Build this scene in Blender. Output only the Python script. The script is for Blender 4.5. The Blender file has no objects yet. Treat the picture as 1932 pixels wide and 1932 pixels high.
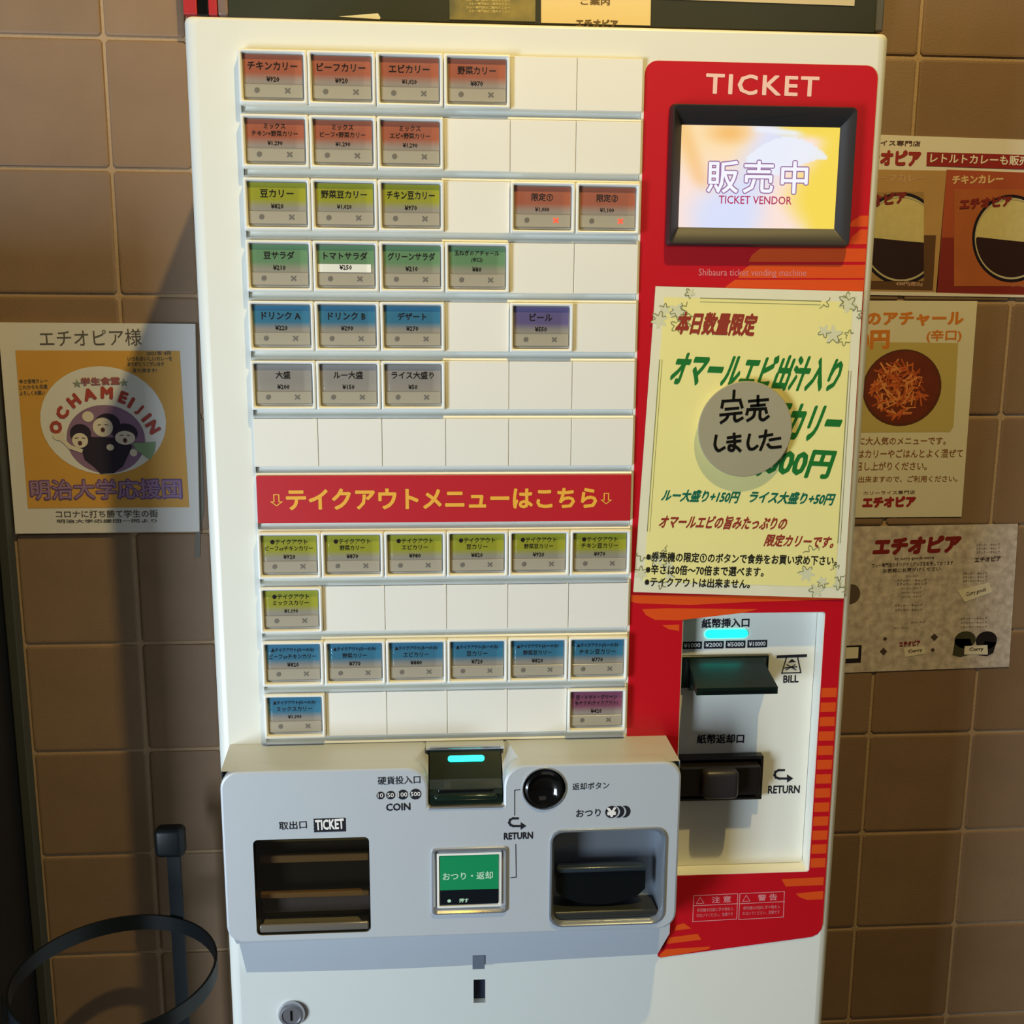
import bpy, bmesh, math, random
from mathutils import Vector, Matrix
from mathutils.geometry import tessellate_polygon
random.seed(7)
S = bpy.context.scene
ZO = 1.70            # height of the top of the button grid above the floor (m)
U = 0.064            # button column pitch
V = 0.057639         # button row pitch
WALL = 0.27          # back wall plane behind the machine's front (y)

# ---------------------------------------------------------------- camera
AX, AY, AZ = 1.81589335e-01, 6.90251503e-02, -5.80900282e-03
ca, sa, cb, sb, cc, sc = math.cos(AX), math.sin(AX), math.cos(AY), math.sin(AY), math.cos(AZ), math.sin(AZ)
RM = Matrix(((cc, -sc, 0), (sc, cc, 0), (0, 0, 1))) @ Matrix(((1, 0, 0), (0, ca, -sa), (0, sa, ca))) @ Matrix(((cb, 0, sb), (0, 1, 0), (-sb, 0, cb)))
CW = Vector((0.1879659, -1.04262427, -0.25137055 + ZO))
cam = bpy.data.objects.new('camera', bpy.data.cameras.new('camera'))
S.collection.objects.link(cam)
rows = [(RM[i][0], -RM[i][2], RM[i][1]) for i in range(3)]
cam.matrix_world = Matrix(((rows[0][0], rows[1][0], rows[2][0], CW.x), (rows[0][1], rows[1][1], rows[2][1], CW.y), (rows[0][2], rows[1][2], rows[2][2], CW.z), (0, 0, 0, 1)))
cam.data.sensor_width = 36
cam.data.lens = 36 * 1935 / 1932
cam.data.clip_start = 0.02
S.camera = cam

def un(px, py, Y=0.0):
    """where the sight line of a photograph pixel meets the vertical plane at depth Y -> (x, z)"""
    a, b = (px - 966) / 1935, -(py - 966) / 1935
    d = Vector([rows[0][i] * a + rows[1][i] * b - rows[2][i] for i in range(3)])
    s = (Y - CW.y) / d.y
    return (CW.x + d.x * s, CW.z + d.z * s)

# ---------------------------------------------------------------- world, lights, exposure
W = bpy.data.worlds.new('world'); S.world = W; W.use_nodes = True
bg = W.node_tree.nodes['Background']
bg.inputs[0].default_value = (0.62, 0.60, 0.62, 1); bg.inputs[1].default_value = 0.055
S.view_settings.view_transform = 'Standard'; S.view_settings.look = 'None'
S.view_settings.gamma = 1; S.view_settings.use_curve_mapping = False
S.view_settings.exposure = 0.0

def light(name, kind, loc, target, power, col, size=None, sy=None, spot=None):
    d = bpy.data.lights.new(name, kind); d.energy = power; d.color = col
    if kind == 'AREA':
        d.shape = 'RECTANGLE'; d.size = size; d.size_y = sy or size
    else:
        d.shadow_soft_size = size
    if spot:
        d.spot_size, d.spot_blend = spot
    o = bpy.data.objects.new(name, d); S.collection.objects.link(o); o.location = loc
    o.rotation_euler = (Vector(target) - Vector(loc)).to_track_quat('-Z', 'Y').to_euler()
    return o
light('warm_ceiling_lamp', 'POINT', (0.60, -0.92, ZO + 1.48), (0, 0, 0), 126, (1.0, 0.76, 0.28), 0.028)
light('warm_fill_above_board', 'POINT', (0.27, -0.24, ZO + 0.42), (0, 0, 0), 1.6, (1.0, 0.56, 0.03), 0.04)  # added warm fill for the yellow glow at the machine's top centre
light('entrance_daylight', 'AREA', (-1.75, -1.82, ZO - 1.1), (0.2, 0.0, ZO - 0.9), 78, (0.72, 0.86, 1.0), 0.7, 1.3)
light('room_light', 'AREA', (0.9, -2.4, ZO + 0.5), (0.3, 0.0, ZO - 0.4), 2, (1.0, 0.90, 0.76), 1.6, 1.0)

# ---------------------------------------------------------------- materials
def lin(c):
    return c / 12.92 if c <= 0.04045 else ((c + 0.055) / 1.055) ** 2.4
def rgb(h):
    if isinstance(h, str):
        return tuple(lin(int(h[i:i + 2], 16) / 255) for i in (0, 2, 4)) + (1,)
    return tuple(h) + (1,)
MATS = {}
def mat(name, col, rough=0.5, metal=0.0, emit=0.0, noise=0.0, nscale=40.0, bump=0.0, bscale=200.0, alpha=1.0, spec=0.5, trans=0.0, coat=0.0, col2=None):
    if name in MATS:
        return MATS[name]
    m = bpy.data.materials.new(name); m.use_nodes = True; nt = m.node_tree; b = nt.nodes['Principled BSDF']
    c = rgb(col)
    b.inputs['Base Color'].default_value = c; b.inputs['Roughness'].default_value = rough
    b.inputs['Metallic'].default_value = metal; b.inputs['Specular IOR Level'].default_value = spec
    b.inputs['Coat Weight'].default_value = coat; b.inputs['Coat Roughness'].default_value = 0.05
    b.inputs['Transmission Weight'].default_value = trans; b.inputs['Alpha'].default_value = alpha
    if emit:
        b.inputs['Emission Color'].default_value = c; b.inputs['Emission Strength'].default_value = emit
    tc = nt.nodes.new('ShaderNodeTexCoord')
    if noise or col2:
        n = nt.nodes.new('ShaderNodeTexNoise'); n.inputs['Scale'].default_value = nscale; n.inputs['Detail'].default_value = 5
        nt.links.new(tc.outputs['Object'], n.inputs['Vector'])
        mx = nt.nodes.new('ShaderNodeMix'); mx.data_type = 'RGBA'
        if col2:
            r = nt.nodes.new('ShaderNodeValToRGB'); r.color_ramp.elements[0].position = 0.5 - 0.18; r.color_ramp.elements[1].position = 0.5 + 0.18
            nt.links.new(n.outputs['Fac'], r.inputs[0]); nt.links.new(r.outputs[0], mx.inputs[0]); c2 = rgb(col2)
        else:
            nt.links.new(n.outputs['Fac'], mx.inputs[0]); c2 = tuple(min(1, v * (1 + noise)) for v in c[:3]) + (1,)
            c = tuple(v * (1 - noise) for v in c[:3]) + (1,)
        mx.inputs[6].default_value = c; mx.inputs[7].default_value = c2
        nt.links.new(mx.outputs[2], b.inputs['Base Color'])
    if bump:
        n2 = nt.nodes.new('ShaderNodeTexNoise'); n2.inputs['Scale'].default_value = bscale; n2.inputs['Detail'].default_value = 3
        nt.links.new(tc.outputs['Object'], n2.inputs['Vector'])
        bp = nt.nodes.new('ShaderNodeBump'); bp.inputs['Strength'].default_value = bump; bp.inputs['Distance'].default_value = 0.001
        nt.links.new(n2.outputs['Fac'], bp.inputs['Height']); nt.links.new(bp.outputs[0], b.inputs['Normal'])
    MATS[name] = m
    return m
def clear(name, tint=(1, 1, 1), rough=0.05, gloss=0.12):
    """thin clear plastic: mostly see-through, with a glossy reflection"""
    if name in MATS:
        return MATS[name]
    m = bpy.data.materials.new(name); m.use_nodes = True; nt = m.node_tree; nt.nodes.clear()
    o = nt.nodes.new('ShaderNodeOutputMaterial'); t = nt.nodes.new('ShaderNodeBsdfTransparent'); g = nt.nodes.new('ShaderNodeBsdfGlossy')
    t.inputs[0].default_value = tint + (1,); g.inputs['Roughness'].default_value = rough
    l = nt.nodes.new('ShaderNodeLayerWeight'); l.inputs[0].default_value = 0.3
    mt = nt.nodes.new('ShaderNodeMath'); mt.operation = 'MULTIPLY_ADD'; mt.inputs[1].default_value = 0.12; mt.inputs[2].default_value = gloss * 0.2
    mx = nt.nodes.new('ShaderNodeMixShader')
    nt.links.new(l.outputs['Fresnel'], mt.inputs[0]); nt.links.new(mt.outputs[0], mx.inputs[0])
    nt.links.new(t.outputs[0], mx.inputs[1]); nt.links.new(g.outputs[0], mx.inputs[2]); nt.links.new(mx.outputs[0], o.inputs[0])
    MATS[name] = m
    return m

WHITE = mat('machine_white_enamel', 'E6E6DC', 0.38, bump=0.03, bscale=900)
COVER = mat('blank_cover_plastic', 'ECE9E0', 0.5, bump=0.05, bscale=1200)
FRAME = mat('button_frame_plastic', 'EDECE4', 0.35)
SILVER = mat('silver_paint', 'C4CAD0', 0.42, metal=0.15, bump=0.06, bscale=2500, noise=0.05, nscale=900)
SILVERB = mat('silver_rim', 'C6C8CC', 0.22, metal=0.75)
RED = mat('red_decal', 'C4101F', 0.33)
ORANGE = mat('orange_print', 'E0521C', 0.33)
DARKPL = mat('charcoal_plastic', '2C2828', 0.4)
BLACK = mat('black_plastic', '0B0D0D', 0.25)
GREENBLACK = mat('green_black_plastic', '0B1A14', 0.3)
INK = mat('dark_ink', '22222A', 0.8, spec=0.2)
INKW = mat('white_ink', 'F0ECE6', 0.5)
PINKINK = mat('pale_pink_ink', 'F4C9BC', 0.5)
PAPER = mat('white_paper', 'E4E0D8', 0.65)
IRON = mat('black_iron', '0E1418', 0.4, spec=0.4)

# ---------------------------------------------------------------- object helpers
COL = S.collection
WORG = {}
def link(o, parent):
    COL.objects.link(o)
    if parent is not None:
        o.parent = parent
def empty(name, loc, label=None, cat=None, group=None, kind=None):
    o = bpy.data.objects.new(name, None); COL.objects.link(o); o.location = loc; o.empty_display_size = 0.05
    WORG[o] = Vector(loc)
    props(o, label, cat, group, kind)
    return o
def props(o, label=None, cat=None, group=None, kind=None):
    if label: o['label'] = label
    if cat: o['category'] = cat
    if group: o['group'] = group
    if kind: o['kind'] = kind
    return o
def porg(p):
    return WORG.get(p, Vector((0, 0, 0)))
def build(name, vf, m, parent=None, smooth=False, label=None, matidx=None):
    """verts in world space; the mesh is re-centred so the object's origin lies in its middle"""
    vs, fs = vf
    vs = [Vector(v) for v in vs]
    lo = Vector([min(v[i] for v in vs) for i in range(3)]); hi = Vector([max(v[i] for v in vs) for i in range(3)])
    org = (lo + hi) / 2
    me = bpy.data.meshes.new(name); me.from_pydata([v - org for v in vs], [], fs)
    for mm in (m if isinstance(m, (list, tuple)) else [m]):
        me.materials.append(mm)
    if matidx:
        for p, i in zip(me.polygons, matidx): p.material_index = i
    me.update()
    if smooth:
        me.polygons.foreach_set('use_smooth', [True] * len(me.polygons))
        me.set_sharp_from_angle(angle=math.radians(38))
    o = bpy.data.objects.new(name, me); link(o, parent)
    o.location = org - porg(parent); WORG[o] = org
    if label: o['label'] = label
    return o
def join(*parts):
    vs, fs = [], []
    for v, f in parts:
        n = len(vs); vs += [tuple(a) for a in v]; fs += [tuple(i + n for i in g) for g in f]
    return vs, fs
def box(x0, x1, y0, y1, z0, z1, bev=0.0, seg=2):
    bm = bmesh.new(); bmesh.ops.create_cube(bm, size=1)
    for v in bm.verts:
        v.co = Vector(((x0 + x1) / 2 + v.co.x * (x1 - x0), (y0 + y1) / 2 + v.co.y * (y1 - y0), (z0 + z1) / 2 + v.co.z * (z1 - z0)))
    if bev:
        bmesh.ops.bevel(bm, geom=bm.edges[:], offset=bev, segments=seg, profile=0.5, affect='EDGES')
    bm.verts.index_update()
    r = [v.co[:] for v in bm.verts], [[v.index for v in f.verts] for f in bm.faces]
    bm.free(); return r
def rrect(x0, x1, z0, z1, r, n=5, corners=(1, 1, 1, 1)):
    """rounded rectangle, counter-clockwise seen from the front (x right, z up); corners bl, br, tr, tl"""
    pts = []
    for k, (cx, cz, a0) in enumerate(((x0, z0, 180), (x1, z0, 270), (x1, z1, 0), (x0, z1, 90))):
        rr = r * corners[k]
        if rr <= 1e-6:
            pts.append((cx, cz)); continue
        ox = cx + (rr if cx == x0 else -rr); oz = cz + (rr if cz == z0 else -rr)
        for i in range(n + 1):
            a = math.radians(a0 + 90 * i / n); pts.append((ox + rr * math.cos(a), oz + rr * math.sin(a)))
    return pts
def circ(cx, cz, r, n=32, rz=None):
    return [(cx + r * math.cos(2 * math.pi * i / n), cz + (rz or r) * math.sin(2 * math.pi * i / n)) for i in range(n)]
def fill(loops):
    tris = tessellate_polygon([[Vector((p[0], p[1], 0)) for p in l] for l in loops])
    flat = [p for l in loops for p in l]
    out = []
    for t in tris:
        a, b, c = [flat[i] for i in t]
        ar = (b[0] - a[0]) * (c[1] - a[1]) - (b[1] - a[1]) * (c[0] - a[0])
        if abs(ar) < 1e-14: continue
        out.append(tuple(t) if ar > 0 else (t[0], t[2], t[1]))
    return flat, out
def prism(outer, y0, y1, holes=(), back=True):
    """flat shape in the x-z plane, front at y0, back at y1 (y1 > y0)"""
    loops = [outer] + list(holes)
    flat, tris = fill(loops)
    n = len(flat)
    vs = [(p[0], y0, p[1]) for p in flat] + [(p[0], y1, p[1]) for p in flat]
    fs = [t for t in tris]
    if back: fs += [(a + n, c + n, b + n) for a, b, c in tris]
    s = 0
    for l in loops:
        k = len(l)
        for i in range(k):
            j = (i + 1) % k
            fs.append((s + i, s + i + n, s + j + n, s + j) if l is outer else (s + i, s + j, s + j + n, s + i + n))
        s += k
    return vs, fs
def flat(outer, y, holes=()):
    f, t = fill([outer] + list(holes))
    return [(p[0], y, p[1]) for p in f], t
def loft(loops, cap0=True, cap1=True):
    """loops: lists of 3D points with the same count"""
    vs = [tuple(p) for l in loops for p in l]; n = len(loops[0]); fs = []
    for k in range(len(loops) - 1):
        for i in range(n):
            j = (i + 1) % n
            fs.append((k * n + i, k * n + j, (k + 1) * n + j, (k + 1) * n + i))
    if cap0: fs.append(tuple(range(n))[::-1])
    if cap1: fs.append(tuple(range((len(loops) - 1) * n, len(loops) * n)))
    return vs, fs
def ext_x(profile, x0, x1):
    """profile of (y, z) points extruded along x"""
    return loft([[(x0, y, z) for y, z in profile], [(x1, y, z) for y, z in profile]])
def flange(x0, x1, z0, z1, steps, n=5, cap=True):
    """rounded rectangle frame/recess: steps = (inset, y, radius)"""
    loops = [[(p[0], y, p[1]) for p in rrect(x0 + i, x1 - i, z0 + i, z1 - i, r, n)] for i, y, r in steps]
    return loft(loops, False, cap)
def rect_px(a, Y=0.0):
    """a = four pixel corners tl, tr, br, bl -> x0, x1, z0, z1"""
    p = [un(x, y, Y) for x, y in a]
    return ((p[0][0] + p[3][0]) / 2, (p[1][0] + p[2][0]) / 2, (p[2][1] + p[3][1]) / 2, (p[0][1] + p[1][1]) / 2)
def poly_px(pts, Y=0.0):
    return [un(x, y, Y) for x, y in pts]
def line_px(pts, w, Y):
    """a flat stroke of width w along pixel points"""
    P = [Vector(un(x, y, Y)) for x, y in pts]; parts = []
    for k, (a, b) in enumerate(zip(P[:-1], P[1:])):
        d = (b - a).normalized() * w / 2; q = Vector((-d.y, d.x))
        parts.append(flat([a - d - q, b + d - q, b + d + q, a - d + q], Y - k * 3e-6))
    return join(*parts)

def LL(*a):
    return list(a)
def each(name, parts, m, parent):
    for p in parts: build(name, p, m, parent)
# ---------------------------------------------------------------- lettering
TXT = {}
def glyphs(body, res=2, spacing=1.0):
    key = (body, res, spacing)
    if key in TXT: return TXT[key]
    c = bpy.data.curves.new('text', 'FONT'); c.body = body; c.size = 1; c.resolution_u = res; c.space_character = spacing
    o = bpy.data.objects.new('text', c); COL.objects.link(o)
    dg = bpy.context.evaluated_depsgraph_get(); me = bpy.data.meshes.new_from_object(o.evaluated_get(dg))
    vs = [(v.co.x, v.co.y) for v in me.vertices]; fs = [tuple(p.vertices) for p in me.polygons]
    bpy.data.objects.remove(o); bpy.data.meshes.remove(me); bpy.data.curves.remove(c)
    x0 = min(v[0] for v in vs); x1 = max(v[0] for v in vs); z0 = min(v[1] for v in vs); z1 = max(v[1] for v in vs)
    TXT[key] = ([(v[0] - x0, v[1] - z0) for v in vs], fs, x1 - x0, z1 - z0)
    return TXT[key]
def bolded(vs, fs, d, k=6):
    if not d: return [(x, y, 0) for x, y in vs], fs
    V2, F2 = [], []
    for i in range(k):
        a = 2 * math.pi * i / k + 0.3
        n = len(V2); V2 += [(x + d * math.cos(a), y + d * math.sin(a), i) for x, y in vs]; F2 += [tuple(j + n for j in f) for f in fs]
    return V2, F2
def text_box(body, x, z, w, h, Y, bold=0.0, shear=0.0, u=(1, 0), v=(0, 1), k=6, res=2, spacing=1.0):
    """text stretched to w x h with its lower left at (x, z) on the plane y=Y"""
    vs, fs, tw, th = glyphs(body, res, spacing)
    V2, F2 = bolded(vs, fs, bold, k)
    out = []
    for a, b, i in V2:
        s, t = a / tw * w, b / th * h
        s += shear * t
        out.append((x + s * u[0] + t * v[0], Y - i * 2e-6, z + s * u[1] + t * v[1]))
    return out, F2
def tx(body, p0, p1, h, Y, bold=0.0, shear=0.0, k=6, res=2, spacing=1.0):
    """text whose bottom runs from pixel p0 to pixel p1, h pixels tall, lying on plane y=Y"""
    a = Vector(un(p0[0], p0[1], Y)); b = Vector(un(p1[0], p1[1], Y)); c = Vector(un(p0[0], p0[1] - h, Y))
    w = (b - a).length; u = (b - a) / w; v = Vector((-u.y, u.x)); hh = (c - a).length
    return text_box(body, a.x, a.y, w - shear * hh * 0.0, hh, Y, bold, shear, u, v, k, res, spacing)
def scribble(p0, p1, h, Y, n, seed, w=0.0012):
    """a line of small illegible handwriting / fine print: short strokes"""
    r = random.Random(seed); parts = []
    for i in range(n):
        t = (i + 0.5) / n; x = p0[0] + (p1[0] - p0[0]) * t; y = p0[1] + (p1[1] - p0[1]) * t; s = abs(p1[0] - p0[0]) / n * 0.42
        for _ in range(3):
            a = (x + r.uniform(-s, s), y - r.uniform(0, h)); b = (x + r.uniform(-s, s), y - r.uniform(0, h))
            if abs(a[0] - b[0]) + abs(a[1] - b[1]) > 0.5: parts.append(line_px([a, b], w, Y))
    return join(*parts)

# ================================================================ SETTING
def tile_mat(i):
    cols = ['876B50', '83674C', '8A6F55', '7F6348', '856B52']
    return mat('wall_tile_glaze_%s' % 'abcde'[i], cols[i], 0.55, noise=0.16, nscale=14, bump=0.35, bscale=420)
GROUT = mat('grout', 'A88C6C', 0.85, noise=0.15, nscale=200, bump=0.6, bscale=300)
wall = build('wall_back', box(-1.35, 2.1, WALL + 0.0022, WALL + 0.06, 0, 2.75), GROUT)
props(wall, 'brown square-tiled back wall with pale grout lines', None, None, 'structure')
TW = 0.148
xs = [0.780 + TW * k for k in range(7)]
xs = [0.780 - TW * k for k in range(1, 7)][::-1] + xs           # joints from -0.108 to 1.668
left = [-0.205 - TW * k for k in range(0, 7)][::-1]
joints = left + xs
zj = [ZO + 0.076 - TW * k for k in range(-6, 13)][::-1]
zj = [z for z in zj if z > 0.02]; zj = [0.0] + zj
def make_tile(w, h):
    g = 0.0042
    loops = []
    for ins, y in ((0, 0.006), (0, 0.0015), (0.0008, 0.0004), (0.003, 0.0)):
        loops.append([(p[0], y, p[1]) for p in rrect(-w / 2 + g / 2 + ins, w / 2 - g / 2 - ins, -h / 2 + g / 2 + ins, h / 2 - g / 2 - ins, 0.003, 1)])
    return loft(loops, False, True)
tile_cache = {}
for i in range(len(joints) - 1):
    for j in range(len(zj) - 1):
        w = joints[i + 1] - joints[i]; h = zj[j + 1] - zj[j]
        mi = random.randrange(5); key = (round(w, 3), round(h, 3), mi)
        if key not in tile_cache:
            v, f = make_tile(w, h); me = bpy.data.meshes.new('tile'); me.from_pydata(v, [], f); me.materials.append(tile_mat(mi)); me.update(); tile_cache[key] = me
        o = bpy.data.objects.new('tile', tile_cache[key]); COL.objects.link(o); o.parent = wall
        c = Vector(((joints[i] + joints[i + 1]) / 2, WALL, (zj[j] + zj[j + 1]) / 2)); o.location = c - WORG[wall]
        o.rotation_euler = (random.uniform(-1, 1) * 0.004, 0, random.uniform(-1, 1) * 0.004)
floor = build('floor', box(-2.5, 3.0, -3.2, WALL + 0.06, -0.05, 0.0), mat('floor_stone', '4A4640', 0.6, noise=0.2, nscale=12))
props(floor, 'dark grey stone floor under the machine', None, None, 'structure')
# black pillar at the left edge of the picture, with its thin grey edging strip
pil = build('trim_1', box(-0.95, -0.366, -0.06, WALL, 0.0, ZO - 0.22, 0.002), mat('black_pillar_paint', '07090E', 0.45))  # unseen depth and top set to control daylight on the left tiles
props(pil, 'black partition at the left end of the tiled wall', None, None, 'structure')
build('edge_strip', box(-0.3655, -0.353, 0.250, WALL, 0.0, ZO - 0.22, 0.0015), mat('grey_edging', '38382F', 0.6), pil)

# ================================================================ TICKET MACHINE
BT, BB = ZO + 0.031, 0.06
XL, XR = -0.0515, 0.6295
M = empty('ticket_vending_machine', ((XL + XR) / 2, 0.13, 0), 'tall white ticket vending machine with red right panel standing against the tiled wall', 'ticket machine')
build('cabinet', box(XL + 0.002, XR - 0.002, 0.024, WALL - 0.004, 0.03, BT - 0.001, 0.004), WHITE, M)
build('plinth', box(XL + 0.03, XR - 0.03, 0.03, WALL - 0.02, 0.0, 0.031), DARKPL, M)
bp = rect_px([(1283, 1160), (1555, 1155), (1525, 1645), (1278, 1650)])
bill_hole = rrect(bp[0], bp[1], bp[2], bp[3], 0.004, 3)
GX0, GX1 = 0.0, 6 * U
grid_hole = [(GX0, ZO - 12 * V + 0.0005), (GX1, ZO - 12 * V + 0.0005), (GX1, ZO - 0.0005), (GX0, ZO - 0.0005)]
slot = rect_px([(893, 1849), (916, 1847), (916, 1891), (894, 1893)])
slot_hole = [(slot[0], slot[2]), (slot[1], slot[2]), (slot[1], slot[3]), (slot[0], slot[3])]
# front shell with rounded outer edge
R = 0.0125; lp = []
lp.append([(p[0], 0.0245, p[1]) for p in rrect(XL, XR, BB, BT, 0.006, 4)])
for k in range(6):
    a = math.radians(90 * k / 5); ins = R * (1 - math.cos(a)) if False else R * (1 - math.cos(a))
    lp.append([(p[0], R - R * math.sin(a), p[1]) for p in rrect(XL + ins, XR - ins, BB + ins * 0.35, BT - ins * 0.35, 0.006, 4)])
v1 = loft(lp, False, False)
inner = [(p[0], p[2]) for p in lp[-1]]
fv, ft = fill([inner, bill_hole, grid_hole, slot_hole])
v2 = ([(p[0], 0.0, p[1]) for p in fv], ft)
walls_ = []
def hole_wall(h, y):
    n = len(h); return [(p[0], 0, p[1]) for p in h] + [(p[0], y, p[1]) for p in h], [(i, (i + 1) % n, (i + 1) % n + n, i + n) for i in range(n)]
shell = build('front_shell', join(v1, v2, hole_wall(bill_hole, 0.0203), hole_wall(grid_hole, 0.012), hole_wall(slot_hole, 0.012)), WHITE, M, smooth=True)
# bill panel floor
build('bill_panel', box(bp[0] + 0.0005, bp[1] - 0.0005, 0.0195, 0.0235, bp[2] + 0.0005, bp[3] - 0.0005), WHITE, M)
build('slot_backing', box(slot[0], slot[1], 0.008, 0.011, slot[2], slot[3]), mat('slot_dark', '1B2233', 0.4), M)

# ---- button grid: rails, blank covers, buttons
F0 = -0.0035
def rail_profile(zt):
    return [(F0, zt), (0.011, zt), (0.011, zt - V + 0.0002), (F0, zt - V + 0.0002), (F0, zt - 0.0568), (F0 + 0.0012, zt - 0.0553), (0.003, zt - 0.0540), (0.0035, zt - 0.0495), (F0 + 0.0010, zt - 0.0488), (F0, zt - 0.0480)]
rail_me = None
for r in range(12):
    zt = ZO - r * V
    o = build('button_rail', ext_x(rail_profile(zt)[::-1], GX0 + 0.0004, GX1 - 0.0004), WHITE, M)
GREYX = mat('indicator_grey', '6E675C', 0.6)
CARD = {'red': ('A85F46', '9E9084'), 'yellow': ('9C9C2E', '9A9486'), 'green': ('698F66', '999582'), 'blue': ('3A7592', '989185'), 'purple': ('665C88', '969086'), 'grey': ('958F88', '9A948A'), 'pink': ('834A62', '9A8F88')}
def card_mat(key):
    n = 'price_card_' + key
    if n in MATS: return MATS[n]
    m = mat(n, CARD[key][0], 0.35); nt = m.node_tree; b = nt.nodes['Principled BSDF']
    tc = nt.nodes.new('ShaderNodeTexCoord'); sp = nt.nodes.new('ShaderNodeSeparateXYZ'); rp = nt.nodes.new('ShaderNodeValToRGB')
    nt.links.new(tc.outputs['Generated'], sp.inputs[0]); nt.links.new(sp.outputs[2], rp.inputs[0]); nt.links.new(rp.outputs[0], b.inputs['Base Color'])
    rp.color_ramp.elements[0].position = 0.10; rp.color_ramp.elements[0].color = rgb(CARD[key][1])
    rp.color_ramp.elements[1].position = 0.38; rp.color_ramp.elements[1].color = rgb(CARD[key][0])
    return m
CAPM = mat('key_cap_plastic', '8F887C', 0.3)
INDM = mat('indicator_strip_plastic', 'A8A08E', 0.3)
CLR = clear('clear_button_cover', (1.0, 1.0, 1.0), 0.04, 0.15)
# prototype meshes in cell space: origin = cell top left
BH = 0.0488
def local(vf): return vf
wx0, wx1, wz0, wz1 = 0.0030, U - 0.0030, -0.0462, -0.0028
def ring_frame():
    out = [[(p[0], y, p[1]) for p in rrect(0.0004 + i, U - 0.0004 - i, -BH + i, -0.0004 - i, 0.0012, 2)] for i, y in ((0, 0.0), (0, -0.0062), (0.0008, -0.0070))]
    inn = [[(p[0], y, p[1]) for p in rrect(wx0 + i, wx1 - i, wz0 + i, wz1 - i, 0.0015, 2)] for i, y in ((-0.0004, -0.0070), (0.0004, -0.0060), (0.0010, 0.0006))]
    return loft(out + inn, False, False)
frame_vf = ring_frame()
back_vf = flat(rrect(wx0, wx1, wz0, wz1, 0.001, 1), 0.0004)
def cap_vf():
    pts = []
    x0, x1, zt, zb = wx0 + 0.0011, wx1 - 0.0011, wz1 - 0.0011, wz0 + 0.0026
    n = 8
    top = [(x1, zt), (x0, zt)]
    bot = [(x0 + (x1 - x0) * i / n, zb - 0.0011 * (1 - (2 * i / n - 1) ** 2) * 0 + (0.0006 * abs(2 * i / n - 1) ** 2 - 0.0002)) for i in range(n + 1)]
    outl = bot + top
    lo = [[(p[0], y, p[1]) for p in outl] for y in (0.0003, -0.0030)]
    return loft(lo, False, True)
cap_v = cap_vf()
card_v = flat([(wx0 + 0.0018, -0.0301), (wx1 - 0.0018, -0.0301), (wx1 - 0.0018, wz1 - 0.0017), (wx0 + 0.0018, wz1 - 0.0017)], -0.0031)
ind_v = box(wx0 + 0.0018, wx1 - 0.0018, -0.0036, -0.0028, -0.0424, -0.0309, 0.0003, 1)
def cover_vf():
    # clear key cover: rounded left and right rims
    x0, x1, z0, z1 = wx0 + 0.0042, wx1 - 0.0092, -0.0305, wz1 - 0.006
    prof = []
    n = 5; r = 0.0011
    for i in range(n + 1):
        a = math.radians(90 * i / n); prof.append((x0 + r - r * math.cos(a), -0.0033 - r * math.sin(a)))
    for i in range(n + 1):
        a = math.radians(90 - 90 * i / n); prof.append((x1 - r + r * math.cos(a), -0.0033 - r * math.sin(a)))
    vs = [(x, y, z0) for x, y in prof] + [(x, y, z1) for x, y in prof]; k = len(prof)
    return vs, [(i, i + 1, i + 1 + k, i + k) for i in range(k - 1)]
cover_v = cover_vf()
bx = wx0 + 0.0018
ind_marks = join(flat(circ(0.0165, -0.0362, 0.0024, 14), -0.0039), text_box('×', 0.0425, -0.0385, 0.0050, 0.0046, -0.0039, 0.02))
dot_v = flat(circ(0.0165, -0.0362, 0.0024, 14), -0.0039)
x_v = text_box('×', 0.0425, -0.0385, 0.0050, 0.0046, -0.0039, 0.02)
sh_v = ext_x([(-0.0036, -0.0429), (-0.0030, -0.0424), (-0.0030, -0.0446), (-0.0042, -0.0440)], wx0 + 0.004, wx1 - 0.006)
MC = {}
def shared(name, key, vf, m, parent, org, smooth=False):
    if key not in MC:
        me = bpy.data.meshes.new(name); me.from_pydata(vf[0], [], vf[1]); me.materials.append(m); me.update()
        if smooth: me.polygons.foreach_set('use_smooth', [True] * len(me.polygons)); me.set_sharp_from_angle(angle=math.radians(50))
        MC[key] = me
    o = bpy.data.objects.new(name, MC[key]); link(o, parent); o.location = Vector(org) - porg(parent); WORG[o] = Vector(org)
    return o
blank_me = box(0.0003, U - 0.0003, -0.0052, -0.0030, -BH + 0.0002, -0.0004, 0.0004, 1)
XLED = mat('red_led', 'FF3A24', 0.4, emit=2.2)
TXI = mat('card_ink', '241C18', 0.8, spec=0.2)
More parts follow.
